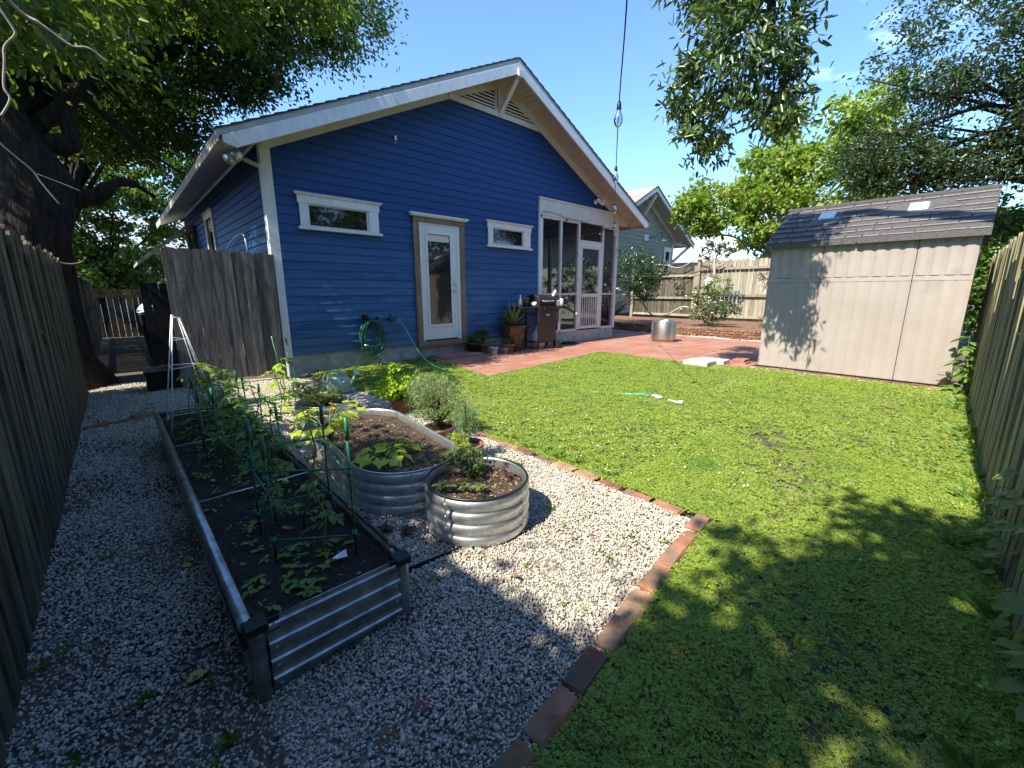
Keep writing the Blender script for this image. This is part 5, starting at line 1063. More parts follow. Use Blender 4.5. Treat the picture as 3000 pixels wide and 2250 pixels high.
t=thing('bottle',(6.52,6.75,.99),'white squeeze bottle on the left shelf of the grill','bottle'); part('body',MB().lathe([(0,.99),(.04,.99),(.045,1.05),(.04,1.14),(.018,1.19),(.014,1.25),(0,1.25)],6.52,6.75,14),'white_glaze',t,True)
t=thing('stacked_pots',(6.68,6.75,.99),'stack of small terracotta pots on the grill shelf','plant pot'); part('pot',MB().lathe([(.0,.99),(.055,.99),(.065,1.09),(.075,1.09),(.075,1.12),(.06,1.12)],6.68,6.75,18),'terracotta',t,True); part('pot',MB().lathe([(.055,1.1),(.068,1.15),(.076,1.15),(.076,1.19),(.06,1.19),(.0,1.12)],6.68,6.75,18),'terracotta',t,True)
t=thing('paper_roll',(6.84,6.7,.99),'white roll lying on the grill shelf beside the terracotta pots','roll'); part('roll',MB().tube([(6.84,6.58,1.045),(6.84,6.72,1.045)],.05,18),'white_glaze',t,True); part('core',MB().tube([(6.84,6.575,1.045),(6.84,6.6,1.045)],.02,12),'cream_trim',t,True)
t=thing('gas_bottle',(7.05,6.82,.02),'white propane tank under the grill','gas tank'); part('tank',MB().lathe([(0,.05),(.12,.05),(.155,.1),(.16,.2),(.155,.36),(.12,.43),(.04,.45),(0,.45)],7.15,6.78,20),'white_glaze',t,True); part('foot',MB().lathe([(.11,.02),(.11,.06)],7.15,6.78,16),'white_glaze',t); part('collar',MB().lathe([(.08,.43),(.085,.52)],7.15,6.78,16),'white_glaze',t)
t=thing('blower',(7.75,6.55,.9),'black handled leaf torch hanging off the grill side','tool'); part('tube',MB().tube([(7.66,6.55,1.03),(7.85,6.5,.93),(8.08,6.44,.8)],[.022,.026,.028],10),'black_metal',t,True); part('nozzle',MB().tube([(8.06,6.44,.81),(8.12,6.42,.775)],.032,10),'rod_metal',t,True); part('housing',MB().lathe([(0,.98),(.05,1.0),(.055,1.1),(.03,1.16),(0,1.16)],7.67,6.56,10),'white_glaze',t,True)
fpx,fpy=10.6,5.47
fp=thing('fire_pit',(fpx,fpy,.02),'brushed stainless steel smokeless fire pit on the red patio','fire pit')
part('drum',MB().lathe([(.315,.09),(.315,.53),(.31,.54)],fpx,fpy,40),'steel',fp,True)
part('base_ring',MB().lathe([(.29,.022),(.29,.095),(.314,.095)],fpx,fpy,40),'steel',fp,True)
part('rim',MB().lathe([(.316,.53),(.322,.55),(.31,.56),(.235,.57),(.2,.56),(.195,.52),(.195,.1),(0,.1)],fpx,fpy,40),'steel',fp,True)
part('flame_ring',MB().lathe([(.235,.57),(.23,.585),(.215,.585),(.21,.57)],fpx,fpy,40),'steel',fp,True)
for j in range(2):
    for i in range(22):
        a=math.pi*.75+math.pi*1.15*i/22+(j*.08); x_,y_=fpx+.2915*math.cos(a),fpy+.2915*math.sin(a)
        part('air_hole',MB().tube([(x_,y_,.045+.026*j),(x_+.003*math.cos(a),y_+.003*math.sin(a),.045+.026*j)],.009,7),'glass_black',fp)
# lights and fittings on the house
t=thing('string_lights',(10.45,7.02,3.0),'cafe string light with clear bulbs running from above to the porch corner','string lights')
dz=lambda d,el:1.3+d*el
def on(d,el,az=55.75): return Vector((d*math.sin(R(az)),d*math.cos(R(az)),1.3+d*el))
LS=[(1.2,1.6,55.9),(2.0,.98,56),(3.1,.565,56.05),(4.35,.385,55.75),(6.3,.262,55.75),(8.6,.192,55.8),(10.7,.153,55.85),(12.45,.137,55.95)]
part('cord',MB().tube(bez([on(*p) for p in LS],8),.0055,6),'cord',t,True)
for p in ((4.35,.385,55.75),(6.3,.262,55.75),(8.6,.192,55.8),(10.7,.153,55.85),(12.3,.138,55.95)):
    c=on(*p); bl=lpart('bulb',MB().lathe([(.018,-.065),(.028,-.095),(.040,-.13),(.041,-.155),(.030,-.185),(.01,-.207),(0,-.208)],0,0,14),'bulb_glass',t,True); bl.location=c-wl(t)
    k_=lpart('socket',MB().lathe([(0,.012),(.012,.01),(.014,-.0),(.02,-.01),(.021,-.06),(.016,-.07),(0,-.07)],0,0,12),'black_metal',bl,True)
    lpart('filament',MB().tube([(-.006,0,-.08),(-.008,0,-.13),(.008,0,-.13),(.006,0,-.08)],.0015,4),'litter_yellow',bl)
t=thing('porch_string_light',(9,7.05,3.08),'thin dark light cable swagged along the porch header','string lights')
part('cord',MB().tube(bez([(7.5,7.04,3.12),(7.9,7.04,3.13),(8.4,7.04,3.07),(8.97,7.04,3.05),(9.5,7.04,3.0),(9.9,7.04,2.98),(10.42,7.02,3.05)]),.006,6),'cord',t,True)
for p in ((8.37,7.04,3.05),(8.97,7.04,3.02),(9.88,7.04,2.97),(7.48,7.04,3.05)): part('socket',MB().tube([p,(p[0],p[1],p[2]-.05)],.018,8),'black_metal',t,True)
def flood(name,x,y,z,dirs,label,m='white_trim'):
    t=thing(name,(x,y,z),label,'floodlight'); part('box',MB().tube([(x,y+.03,z),(x,y-.01,z)],.06,12),m,t,True)
    for d in dirs:
        d=Vector(d).normalized(); p=Vector((x,y-.02,z))+d*.06; part('lamp',MB().tube([p,p+d*.03,p+d*.10,p+d*.13],[.02,.035,.07,.072],14),m,t,True); part('lens',MB().tube([p+d*.131,p+d*.135],.065,14),'galv',t,True)
flood('floodlight',9.55,7.07,3.6,[(-.5,-1,.1),(.9,-.7,-.1)],'twin round white floodlight above the porch header')
flood('floodlight',1.45,6.86,3.08,[(-.2,-.8,-.35),(-.7,-.5,-.7)],'old twin floodlight under the left eave corner','tan_trim')
t=thing('motion_sensor',(1.56,6.9,3.02),'small tan motion sensor beside the eave floodlight','sensor'); part('body',MB().bar((1.53,6.88,3.03),(1.7,6.8,2.95),.05,.05),'tan_trim',t,bevel=.008)
t=thing('security_camera',(10.58,7.04,2.45),'small white and black security camera on the porch corner post','camera'); part('body',MB().tube([(10.6,7.05,2.47),(10.58,6.97,2.45)],.035,12),'white_glaze',t,True); part('lens',MB().tube([(10.58,6.97,2.45),(10.575,6.94,2.44)],.032,12),'glass_black',t,True)
t=thing('wall_hook',(4.92,7.1,4.6),'bits of torn white paint or paper stuck high on the blue wall','scrap')
t.location=(3.9,7.1,3.85); part('flake',MB().box(3.88,3.92,7.095,7.102,3.83,3.9).box(3.885,3.895,7.095,7.102,3.77,3.8),'white_paper',t)
t=thing('handrail',(1.74,9.3,1.9),'bent metal pipe standing above the privacy panel against the side wall','pipe'); part('pipe',MB().tube(bez([(1.74,10.4,1.95),(1.74,9.6,2.2),(1.74,8.85,2.27),(1.74,8.5,2.25),(1.74,8.35,2.1),(1.74,8.3,1.7),(1.74,8.3,.2)],6),.014,8),'rod_metal',t,True)
# things in the side passage
t=thing('storage_crate',(.3,7.6,0),'black plastic crate in the dark passage by the privacy panel','crate'); part('body',MB().box(.16,.52,7.3,7.75,0,.24),'black_board',t,bevel=.01); part('lid',MB().box(.14,.54,7.28,7.77,.24,.27),'dark_plastic',t,bevel=.01)
t=thing('wheelie_bin',(.55,11.2,0),'dark green wheeled bin with bags on top, far down the passage','bin'); part('body',MB().hexa([(.36,10.9,.05),(.8,10.9,.05),(.8,11.4,.05),(.36,11.4,.05)],[(.31,10.85,.9),(.85,10.85,.9),(.85,11.45,.9),(.31,11.45,.9)]),'dark_plastic',t,bevel=.02); part('handle',MB().tube([(.36,10.83,.9),(.8,10.83,.9)],.015,8),'dark_plastic',t)
t=thing('plastic_bag',(.44,11.05,.9),'crumpled pale blue and white plastic bag on top of the bin','bag'); v=[]; b=MB().lathe([(0,.9),(.13,.91),(.15,.96),(.11,1.03),(.05,1.08),(.02,1.1)],.44,11.05,11); b.v=[(x+random.uniform(-.03,.03),y+random.uniform(-.03,.03),z+random.uniform(-.02,.02)) for x,y,z in b.v]; part('bag',b,'skylight',t)

# ------------------------------------------------------------------ planting bed at the back
t=thing('gardenia_bush',(14,5.7,.22),'glossy gardenia bush with a few white flowers before the back fence','shrub')
bush('x',(14,5.7,.25),[((14,5.75,.7),(.5,.75,.42),1),((14,6.1,1.15),(.35,.3,.35),.35),((14,5.25,.8),(.35,.4,.3),.4)],90,16,.1,.085,.038,'leaf_magnolia','x',parent=t,stem=22)
for i in range(9): lpart('flower',MB().lathe([(0,0),(.045,.015),(.02,.03),(0,.03)],0,0,8),'petal_white',t,True).location=Vector((13.45+random.uniform(0,.2),5.75+random.uniform(-.6,.8),random.uniform(.6,1.4)))-wl(t)
t=thing('rose_bush',(14.2,5.6,.22),'taller mixed green shrub behind the gardenia, against the thick fence post','shrub'); bush('x',(14.3,5.7,.25),[((14.3,5.6,1.45),(.35,.5,.35),1),((14.4,6.0,1.15),(.3,.4,.4),.7)],46,15,.1,.08,.035,'leaf_mid','x',parent=t,stem=14)
t=thing('standard_tree',(16.2,6.5,.22),'small dark leaved tree rising above the back fence on a thin stem','tree'); part('trunk',MB().tube(bez([(15.9,6.55,.22),(15.9,6.7,1.1),(15.85,6.45,1.8),(15.9,6.5,2.4)]),[.05]*31,8),'bark_pale',t,True)
bush('x',(15.9,6.5,2.3),[((15.9,6.55,2.85),(.4,.45,.3),1),((15.9,6.0,2.75),(.35,.35,.22),.5),((15.9,6.9,2.6),(.3,.35,.2),.3)],50,14,.1,.085,.045,'leaf_dark','x',parent=t,stem=14)
t=thing('birdhouse',(14.3,5.95,1.5),'small white birdhouse on a post among the shrubs','birdhouse'); part('body',MB().box(14.2,14.34,5.88,6.02,1.5,1.66),'white_glaze',t); part('roof',MB().poly([(14.18,5.84,1.66),(14.18,6.06,1.66),(14.18,5.95,1.78)],(.2,0,0)),'white_glaze',t); part('post',MB().bar((14.27,5.95,.3),(14.27,5.95,1.5),.05,.05),'raw_wood',t)
t=thing('bent_branch',(14,8.3,1.1),'thick bare vine stem looping in front of the back fence','vine'); part('stem',MB().tube(bez([(14,9.0,1.22),(14,8.6,1.18),(14,8.31,1.14),(14,8.1,.9),(14,7.86,.62),(14,7.58,.47),(14,7.3,.5),(14,7.08,.57),(14,6.85,.72),(14,6.6,.83),(14,6.4,.8)]),.028,8),'bark_pale',t,True)
t=thing('flowering_vine',(17.2,8,2.3),'thin flowering vine scrambling along the top of the back fence','vine'); part('stem',MB().tube(bez([(17.2,10,2.35),(17.2,9.2,2.45),(17.2,8.4,2.3),(17.2,7.6,2.6),(17.2,6.9,2.3),(17.2,6.4,2.55)]),.02,6),'bark_pale',t,True); bush('x',(17.2,8.5,1.8),[((17.2,8.4,1.6),(.1,.25,.5),1),((17.2,7.0,2.3),(.1,.5,.25),.7),((17.2,9.3,2.5),(.1,.8,.15),.8)],34,8,.09,.07,.035,'leaf_hedge','x',parent=t)
for i in range(12): lpart('flower',MB().lathe([(0,0),(.035,.01),(0,.02)],0,0,6),'petal_white',t).location=Vector((17.08,random.uniform(8.1,8.7),random.uniform(1.2,2.0)))-wl(t)
t=thing('hedge',(13.2,9,.2),'dark glossy hedge beside the porch, in front of the green house','hedge'); bush('x',(13.2,9,.3),[((13.4,8.2,2.0),(.9,1.3,.85),1.1),((12.9,10.4,1.6),(1,1.6,1.2),1.2),((13.2,7.6,1.6),(.55,.55,.75),.4)],760,22,.12,.07,.035,'leaf_hedge','x',parent=t,stem=60)
t=thing('japanese_maple',(12.3,3.5,.2),'feathery dark red Japanese maple spilling past the shed corner','small tree'); part('trunk',MB().tube([(12.6,3.1,.2),(12.5,3.2,.9),(12.3,3.3,1.5)],[.04,.03,.02],8),'bark',t,True); bush('x',(12.4,3.2,1.2),[((12.2,3.35,1.62),(.35,.5,.32),1),((12.2,3.2,1.0),(.3,.35,.3),.4)],70,12,.10,.12,.014,'leaf_maroon','x',parent=t,stem=20,droop=.4)
t=thing('fern_clump',(12.6,3.5,.2),'low green foliage at the shed corner beneath the maroon tree','shrub'); bush('x',(12.9,3.4,.25),[((12.9,3.6,.5),(.3,.35,.25),1)],30,12,.08,.07,.03,'leaf_mid','x',parent=t)

# ------------------------------------------------------------------ neighbours
nb=thing('neighbour_house',(20.1,12,0),'sage green gabled neighbour house behind the back fence','house')
NX,NY,NS,NA=20.1,12,.53,6.35; ntop=lambda x:NA-NS*abs(x-NX)
z=.3
while z<5.9:
    z1=z+.19; hw=min(3.4,(NA-.3-z)/NS); hw1=min(3.4,(NA-.3-z1)/NS)
    if hw1<.1: break
    part('siding_board',MB().hexa([(NX-hw,NY-.03,z),(NX+hw,NY-.03,z),(NX+hw,NY+.02,z),(NX-hw,NY+.02,z)],[(NX-hw1,NY-.008,z1),(NX+hw1,NY-.008,z1),(NX+hw1,NY+.02,z1),(NX-hw1,NY+.02,z1)]),'sage_paint',nb); z=z1
part('side_wall',MB().box(NX-3.4,NX-3.3,NY+.03,NY+9,0,4.3),'sage_paint',nb); part('side_wall',MB().box(NX+3.3,NX+3.4,NY+.03,NY+9,0,4.3),'sage_paint',nb)
for sg in (-1,1):
    xe=NX+sg*4.5
    def ns(z0,z1,y0,y1,xx=xe): return MB().hexa([(NX,y0,NA+z0),(xx,y0,ntop(xx)+z0),(xx,y1,ntop(xx)+z0),(NX,y1,NA+z0)],[(NX,y0,NA+z1),(xx,y0,ntop(xx)+z1),(xx,y1,ntop(xx)+z1),(NX,y1,NA+z1)])
    part('rake_board',ns(-.25,-.06,NY-.75,NY-.7),'cream_trim',nb); part('soffit',ns(-.14,-.08,NY-.7,NY+9),'soffit_paint',nb); part('frieze_board',ns(-.42,-.16,NY-.06,NY-.02,NX+sg*3.6),'cream_trim',nb)
    part('roof_deck',ns(-.06,-.01,NY-.75,NY+9),'shingle_dark',nb)
    for i in range(18):
        a=NX+sg*4.52*i/18; b_=NX+sg*4.52*(i+1)/18
        part('shingle_course',MB().hexa([(a,NY-.78,ntop(a)-.01),(b_,NY-.78,ntop(b_)-.01),(b_,NY+9,ntop(b_)-.01),(a,NY+9,ntop(a)-.01)],[(a,NY-.78,ntop(a)+.01),(b_,NY-.78,ntop(b_)+.03),(b_,NY+9,ntop(b_)+.03),(a,NY+9,ntop(a)+.01)]),'shingle_tan',nb)
part('knee_brace',MB().bar((NX,NY-.05,5.0),(NX,NY-.7,5.95),.12,.12),'cream_trim',nb); part('knee_brace',MB().bar((23.5,NY-.1,3.0),(24.5,NY-.5,3.85),.12,.12).bar((23.5,NY-.1,3.95),(24.6,NY-.5,3.95),.1,.1),'cream_trim',nb)
part('corner_board',MB().box(23.38,23.54,NY-.05,NY-.03,.3,4.3),'cream_trim',nb)
wn=props(bpy.data.objects.new('window',None)); link(wn,nb); part('frame',MB().box(22.5,22.66,NY-.07,NY-.03,1.5,3.5).box(23.1,23.26,NY-.07,NY-.03,1.5,3.5).box(22.45,23.31,NY-.08,NY-.03,3.5,3.72),'white_trim',wn); part('pane',MB().box(22.66,23.1,NY-.05,NY-.04,1.5,3.5),'glass_dark',wn)
t=thing('barn_lamp',(20.6,11.9,4.0),'gooseneck barn lamp on a white block on the green gable','lamp'); part('block',MB().box(20.35,20.75,11.92,11.97,3.9,4.2),'white_trim',t); part('arm',MB().tube(bez([(20.7,11.9,4.08),(20.85,11.6,4.1),(21.0,11.5,4.3),(21.2,11.45,4.28),(21.25,11.45,4.05)]),.02,8),'black_metal',t,True); part('shade',MB().lathe([(.03,4.05),(.07,4.0),(.24,3.92),(.25,3.9)],21.25,11.45,18),'galv',t,True)
mr=thing('metal_roof_house',(30,12,0),'house with a ribbed pale metal roof beyond the back fence','house')
a,b_,c,d=Vector((26.9,14.6,4.72)),Vector((28.2,10.6,4.72)),Vector((27.5,9.3,3.1)),Vector((25.6,14.4,3.1))
part('roof',MB().hexa([a,b_,c,d],[v+Vector((0,0,.05)) for v in (a,b_,c,d)]),'metal_roof',mr)
for i in range(15):
    f=(i+.5)/15; part('seam',MB().bar(a.lerp(b_,f)+Vector((0,0,.07)),d.lerp(c,f)+Vector((0,0,.07)),.04,.05),'metal_roof',mr)
part('ridge_cap',MB().bar(a+Vector((0,0,.06)),b_+Vector((0,0,.06)),.2,.06),'metal_roof',mr)
part('wall',MB().hexa([(26,14.2,0),(27.8,9.6,0),(31,10.6,0),(29.5,15,0)],[(26,14.2,3.2),(27.8,9.6,3.2),(31,10.6,3.2),(29.5,15,3.2)]),'white_trim',mr)
wh=thing('white_house',(1.5,26,0),'pale house with clapboard and grey eaves glimpsed beyond the passage fence','house')
for i in range(16): part('siding_board',MB().hexa([(-3,26,.2*i),(6,26,.2*i),(6,26.1,.2*i),(-3,26.1,.2*i)],[(-3,26.03,.2*i+.2),(6,26.03,.2*i+.2),(6,26.1,.2*i+.2),(-3,26.1,.2*i+.2)]),'white_trim',wh)
part('roof',MB().hexa([(-3.6,25.3,3.1),(6.5,25.3,3.1),(6.5,29,5),(-3.6,29,5)],[(-3.6,25.3,3.2),(6.5,25.3,3.2),(6.5,29,5.1),(-3.6,29,5.1)]),'metal_roof',wh)
part('window',MB().box(.5,1.3,25.96,25.99,1.2,2.4),'glass_dark',wh)
wr=thing('utility_wires',(40,0,4),'thin telephone wires crossing behind the right fence','wires')
for i in range(3): part('wire',MB().tube([(9.5,3,2.7+.2*i),(16,-1.0,2.95+.22*i),(24,-8,3.3+.22*i)],.006,5),'cord',wr)
t=thing('fence_post',(9.4,-.45,0),'tall raw wooden post standing above the right fence','post'); part('post',MB().box(7.0,7.12,-.5,-.38,0,2.3),'sun_board',t)

# ------------------------------------------------------------------ trees
tree('oak_tree',(-.85,8.55,0),(-.7,8.6,5),.6,[((-.9,8.6,5.3),(2.4,1.9,1.9),1),((1.5,9.6,6.3),(2.1,1.9,1.7),.9),((3.6,9.8,7.2),(1.9,1.7,1.4),.75),((.2,10.5,4.6),(1.5,1.5,1.3),.5),((2.0,9.7,5.3),(1.3,1.2,.9),.55),((.7,10.6,4.3),(1.3,1.2,.9),.45),((2.9,9.4,6.3),(1.5,1.3,1.0),.5)],700,85,.34,.085,.045,'leaf_oak','massive dark trunked oak at the left fence, crown over the house roof',limbs=34,limb_r=.10,
  trunkpts=[Vector((-.85,8.55,-.1)),Vector((-.85,8.55,.4)),Vector((-.82,8.55,1.2)),Vector((-.74,8.55,2.0)),Vector((-.52,8.55,2.75)),Vector((-.75,8.6,3.3)),Vector((-.95,8.7,4.2)),Vector((-1.0,8.8,5.4))])
t=bpy.data.objects['oak_tree']
part('limb',MB().tube(bez([(-.3,8.6,2.6),(.0,8.7,2.62),(.35,8.8,2.9),(.7,8.9,2.75)]),[.14]*8+[.1]*8+[.06]*8+[.03]*7,8),'bark',t,True)
part('limb',MB().tube(bez([(-.35,8.6,3.2),(-.12,8.6,3.3),(-.1,8.6,3.8),(.1,8.9,3.95),(.6,9,3.5),(1.1,9.1,3.2)]),[.13]*11+[.09]*15+[.05]*15+[.02]*10,8),'bark',t,True)
part('limb',MB().tube(bez([(-.1,8.6,3.8),(-.15,8.7,4.4),(.2,8.9,5.0)]),.1,8),'bark',t,True)
part('wreath',MB().tube([(-.35+.16*math.cos(a),7.93,1.75+.1*math.sin(a)) for a in [math.pi+math.pi*k/10 for k in range(11)]],.015,6),'stem_brown',t,True)
tree('camphor_tree',(-2.2,5.6,0),(-1.6,5.6,4.5),.2,[((-.3,5.6,3.7),(1.0,1.2,.75),.8),((.7,6.5,4.7),(1.2,.9,.65),.7),((1.9,6.6,5.2),(1.3,.6,.5),.55),((-.6,4.4,3.3),(.5,.7,.45),.3)],240,46,.26,.095,.048,'leaf_near','broad leaved tree leaning in from the left, branches hanging near the camera',limbs=24,limb_r=.03,droop=.5)
tw=thing('dead_twigs',(-.2,3.2,2.5),'pale bare twigs hanging at the upper left','branch')
part('twig',MB().tube(bez([(-.22,3.1,2.66),(-.13,3.2,2.57),(-.07,3.2,2.54),(-.01,3.2,2.5),(.03,3.2,2.48),(.09,3.2,2.49),(.15,3.2,2.45)]),[.009]*20+[.007]*20+[.005]*21,6),'bark_pale',tw,True)
part('twig',MB().tube(bez([(-.19,3.2,2.56),(-.16,3.2,2.49),(-.16,3.2,2.46),(-.2,3.2,2.4),(-.21,3.2,2.34),(-.23,3.2,2.23),(-.22,3.2,2.18),(-.26,3.2,2.1)]),.005,6),'bark_pale',tw,True)
part('twig',MB().tube(bez([(-.34,3.4,2.08),(-.3,3.4,2.02),(-.26,3.4,1.97),(-.21,3.4,1.91),(-.19,3.4,1.86),(-.14,3.4,1.76)]),.0035,5),'bark_pale',tw,True)
part('twig',MB().tube(bez([(-.2,3.4,1.9),(-.12,3.4,1.87),(-.05,3.4,1.84)]),.002,5),'bark_pale',tw,True)
# small understory maple and trees down the passage
tree('understory_tree',(-.9,19.5,0),(.2,19.5,2.5),.12,[((.6,20,3.2),(2.2,1.2,2.2),1),((-.4,19.5,1.9),(1.2,1,.9),.5),((1.6,19,4.8),(1.8,1,1.8),.8),((-1.2,18.8,4.5),(1.4,1,1.8),.5)],330,60,.3,.14,.09,'leaf_mid','sunlit green tree beyond the passage fence',limbs=14,limb_r=.04)
tree('understory_tree',(-1.5,13,0),(0,13,4),.15,[((.2,13.5,5.2),(1.6,1.5,1.1),1),((1.2,14,6.2),(1.6,1.5,1),.7),((-1.4,12.5,4.4),(1.2,1.5,1.6),.6),((-2.6,14,4.2),(1.4,3,1.4),.8)],300,60,.3,.12,.07,'leaf_mid','mid green tree behind the oak along the passage',limbs=16)
# hanging evergreen branch, right of the string lights
tree('magnolia_tree',(4.6,-2.6,0),(5.3,-1.2,5.6),.22,[((6.0,2.35,4.25),(.5,.82,.95),1),((6.1,2.55,5.3),(.8,1.1,.6),.6),((6.1,2.85,3.3),(.35,.3,.35),.22),((6.15,2.0,3.5),(.35,.35,.35),.22),((5.3,1.9,5.6),(.7,.7,.4),.35),((6.05,1.75,3.2),(.25,.2,.2),.1),((6.05,3.0,3.9),(.3,.3,.5),.2)],230,32,.2,.125,.036,'leaf_magnolia','evergreen bough hanging into view at upper right, before the sky',limbs=26,limb_r=.03,droop=.45,
  trunkpts=[Vector((4.6,-2.6,0)),Vector((4.7,-2.4,2)),Vector((5.0,-1.6,4)),Vector((5.4,-.4,5.6)),Vector((5.8,1.2,6.1)),Vector((6.1,2.5,6.0))],limbfrom=.2)
tree('maple_tree',(20.5,5.2,0),(20.2,5.6,3.5),.22,[((20,6.2,4.6),(2.0,1.9,1.7),.9),((20.5,4.4,5.2),(2.2,2.4,2.0),1),((19.8,3.2,3.6),(1.5,2.0,1.4),.5),((21,3.3,6.9),(1.3,1.2,.9),.3),((20.5,6.2,6.3),(2.0,1.8,1.3),.7),((20,8.6,4.9),(1.7,1.6,1.3),.6),((20,9.4,4.9),(1.2,1.0,.8),.3),((20.5,3.6,7.6),(1.4,1.6,1.0),.4)],420,40,.40,.19,.13,'leaf_lime','bright yellow green tree behind the back fence and shed',bark='bark_tan',limbs=40,limb_r=.07)
tree('dark_oak_tree',(16,-2.5,0),(15,-1,5),.35,[((14.2,.9,6.5),(2.3,1.9,1.7),1),((14.2,-1.0,5.4),(2.2,1.5,1.8),.9),((13.8,1.9,4.5),(1.5,1.2,.65),.35),((15,-2.6,6.5),(2.2,1.5,2.2),.5),((13.6,1.6,4.0),(1.4,1.6,.55),.5),((14,.0,4.0),(1.8,1.4,.6),.5)],520,60,.38,.10,.045,'leaf_dark','tall dark leaved oak over the shed at the upper right',limbs=44,limb_r=.07)
tree('far_tree',(17.5,-2.6,0),(17.5,-2.4,2),.15,[((17,-1.6,2.8),(1.6,1.3,1.4),1),((17.5,.3,3.1),(1.3,1.4,.8),.6),((19,-4,1.8),(2,2.5,1.6),1),((14.5,-.3,1.4),(1.0,1.3,1.3),.8)],330,55,.32,.13,.08,'leaf_mid','mid green tree behind the shed, right of its roof',limbs=14)
tree('far_tree',(33,15,0),(33,15,4),.2,[((33,15.5,5.0),(2,2.2,1.8),1)],70,60,.5,.26,.18,'leaf_lime','yellow green tree between the green house and metal roof',limbs=8)
tree('far_tree',(34,8,0),(34,8,4),.2,[((34,8,4.2),(2.5,4,2.2),1)],110,60,.55,.26,.16,'leaf_oak','darker tree rising behind the metal roofed house',limbs=8)
# the tree over the camera that shades the near lawn
tree('shade_tree',(-3.2,-1.6,0),(-2.6,-1.0,4.2),.25,[((-2.3,-1.0,4.7),(2.0,1.4,.8),1),((-1.1,-.8,4.4),(1.2,1.1,.55),.7),((-3.6,.1,4.7),(1.0,.7,.6),.35),((-2.1,.05,4.5),(.9,.55,.4),.28),((-3.0,2.6,4.2),(1.0,2.2,1.1),.9)],190,105,.25,.10,.055,'leaf_oak','leafy tree behind the camera that shades the near corner of the yard',limbs=20)

tree('light_screen_tree',(-6.5,2.5,0),(-6,2.5,3.5),.3,[((-5.4,3.0,4.9),(2.0,4.6,1.5),1),((-3.9,3.0,3.3),(1.1,3.6,1.1),.6),((-7.2,1.5,6.6),(2.2,4,1.6),.6)],420,60,.42,.16,.085,'leaf_oak','wide dense tree mass added unseen beyond the left fence, cutting sky light on the path',limbs=20)  # added out of view to block blue sky light over the path
tree('light_screen_tree',(1.5,-6.5,0),(1.5,-6.3,4),.3,[((-2,-5.8,5.0),(3.5,1.8,3.2),1),((4.2,-6.2,5.2),(4,2,3.2),1),((10.5,-6.5,4.5),(3.5,2,2.8),.7)],420,60,.45,.18,.10,'leaf_mid','tall tree row added behind the camera to dim the sky light, mirrored in the house windows',limbs=20)  # unseen row added to darken and green the shade on the gable
for i,(x_,y_,h_,lm_) in enumerate(((-7,-9,5,'leaf_mid'),(-1.5,-10,6,'leaf_oak'),(4.5,-9.5,5.5,'leaf_mid'),(10.5,-9,6,'leaf_oak'),(-7,1.5,3.6,'leaf_oak'),(-6.5,7,4.0,'leaf_mid'),(17,-9,5.5,'leaf_mid'),(24,-7,5.5,'leaf_mid'),(28,-1.5,5,'leaf_oak'))):  # those behind the camera and left are added, darkening reflections and surroundings
    tree('garden_tree',(x_,y_,0),(x_,y_,h_*.6),.2,[((x_,y_,h_*.62),(2.6,2.2,h_*.42),1),((x_+1.2,y_-.5,h_*.35),(2.2,1.6,h_*.3),.7)],110,42,.5,.22,.14,lm_,('leafy garden tree standing outside the fences, '+('added behind the camera, far left','added behind the camera, left','added behind the camera, right','added behind the camera, far right','added beyond the left fence, near','added beyond the left fence, far','behind the right fence, near','behind the right fence, further','far behind the shed')[i]),limbs=8,group='garden trees outside the fences')
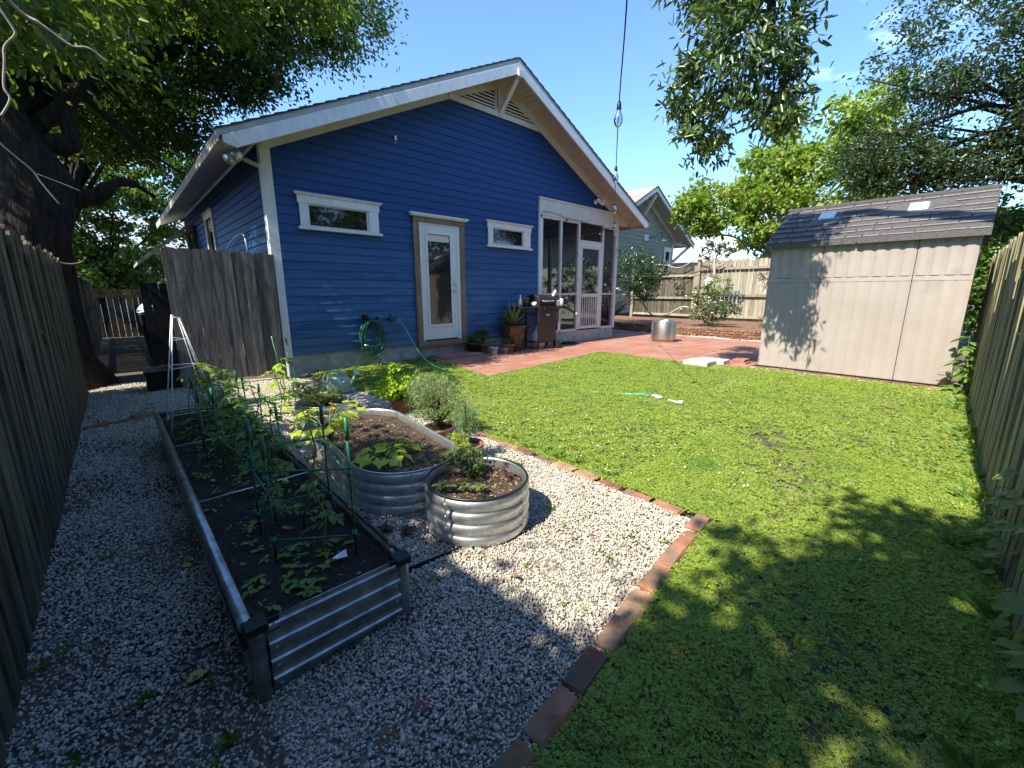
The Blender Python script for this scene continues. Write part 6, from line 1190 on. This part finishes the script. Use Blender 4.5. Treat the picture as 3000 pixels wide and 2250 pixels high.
# ------------------------------------------------------------------ low plants near the right fence
hv=thing('hosta',(2.9,-.15,0),'broad striped hosta leaves crowding the right edge by the fence','hosta')
for i in range(60):
    x_=random.uniform(1.7,3.3); yf=-.36+.0275*x_; p=(x_,yf+random.uniform(-.02,.05),random.uniform(.06,.5)); leafpart('leaf','heart',p,random.uniform(.9,2.4),random.uniform(-.9,-.1),random.uniform(.055,.085),'leaf_hosta',hv,roll=random.uniform(-.3,.3),curl=.5)
t=thing('pokeweed',(8.0,-.08,0),'leafy green weed growing at the right foot of the shed','weed'); frond_plant(t,8.0,-.06,0,.75,.2,12,'leaf_weed',.1,kind='ovate'); frond_plant(t,7.85,-.1,0,.45,.2,9,'leaf_weed',.1,kind='ovate')
# fallen leaves
FL=[]
for mm in ('litter_yellow','litter_brown','litter_red'):
    v,f=leafverts('ovate',(0,0,0),0,0,0,1,.5); FL.append(MB().add(v,f).mesh('leaf',mm))
def fallen(x,y,s,k,label,z=.012,group=None,rot=None):
    o=bpy.data.objects.new('fallen_leaf',FL[k]); link(o); o.location=(x,y,z); o.scale=(s,s*1.35,s); o.rotation_euler=(random.uniform(-.2,.2),random.uniform(-.2,.2),random.uniform(0,6) if rot is None else rot); props(o,label,'leaf',group)
fallen(.05,1.62,.06,0,'yellow fallen leaf lying alone on the shaded gravel left of the bed'); fallen(.05,2.4,.05,0,'yellowish fallen leaf beside the long bed side',)
fallen(.42,1.02,.08,1,'large curled brown leaf at the bottom of the gravel'); fallen(.50,.98,.07,2,'reddish brown leaf next to the large curled brown one'); fallen(1.15,1.25,.05,1,'brown leaf standing on the gravel below the round bed',z=.03)
for i in range(40):
    a=random.random()
    if a<.45: fallen(random.uniform(-.38,.1),random.uniform(1.5,5.5),random.uniform(.025,.05),1,'small brown fallen leaf on the shaded gravel path',.012,'fallen leaves on the path')
    elif a<.75: fallen(random.uniform(.8,2.2),random.uniform(.95,2.8),random.uniform(.018,.035),1,'small brown fallen leaf on the bright gravel',.014,'fallen leaves on the bright gravel')
    else: fallen(random.uniform(2.6,7.2),random.uniform(.3,4.8),random.uniform(.03,.05),1,'small tan fallen leaf on the clover lawn',.04,'fallen leaves on the lawn')
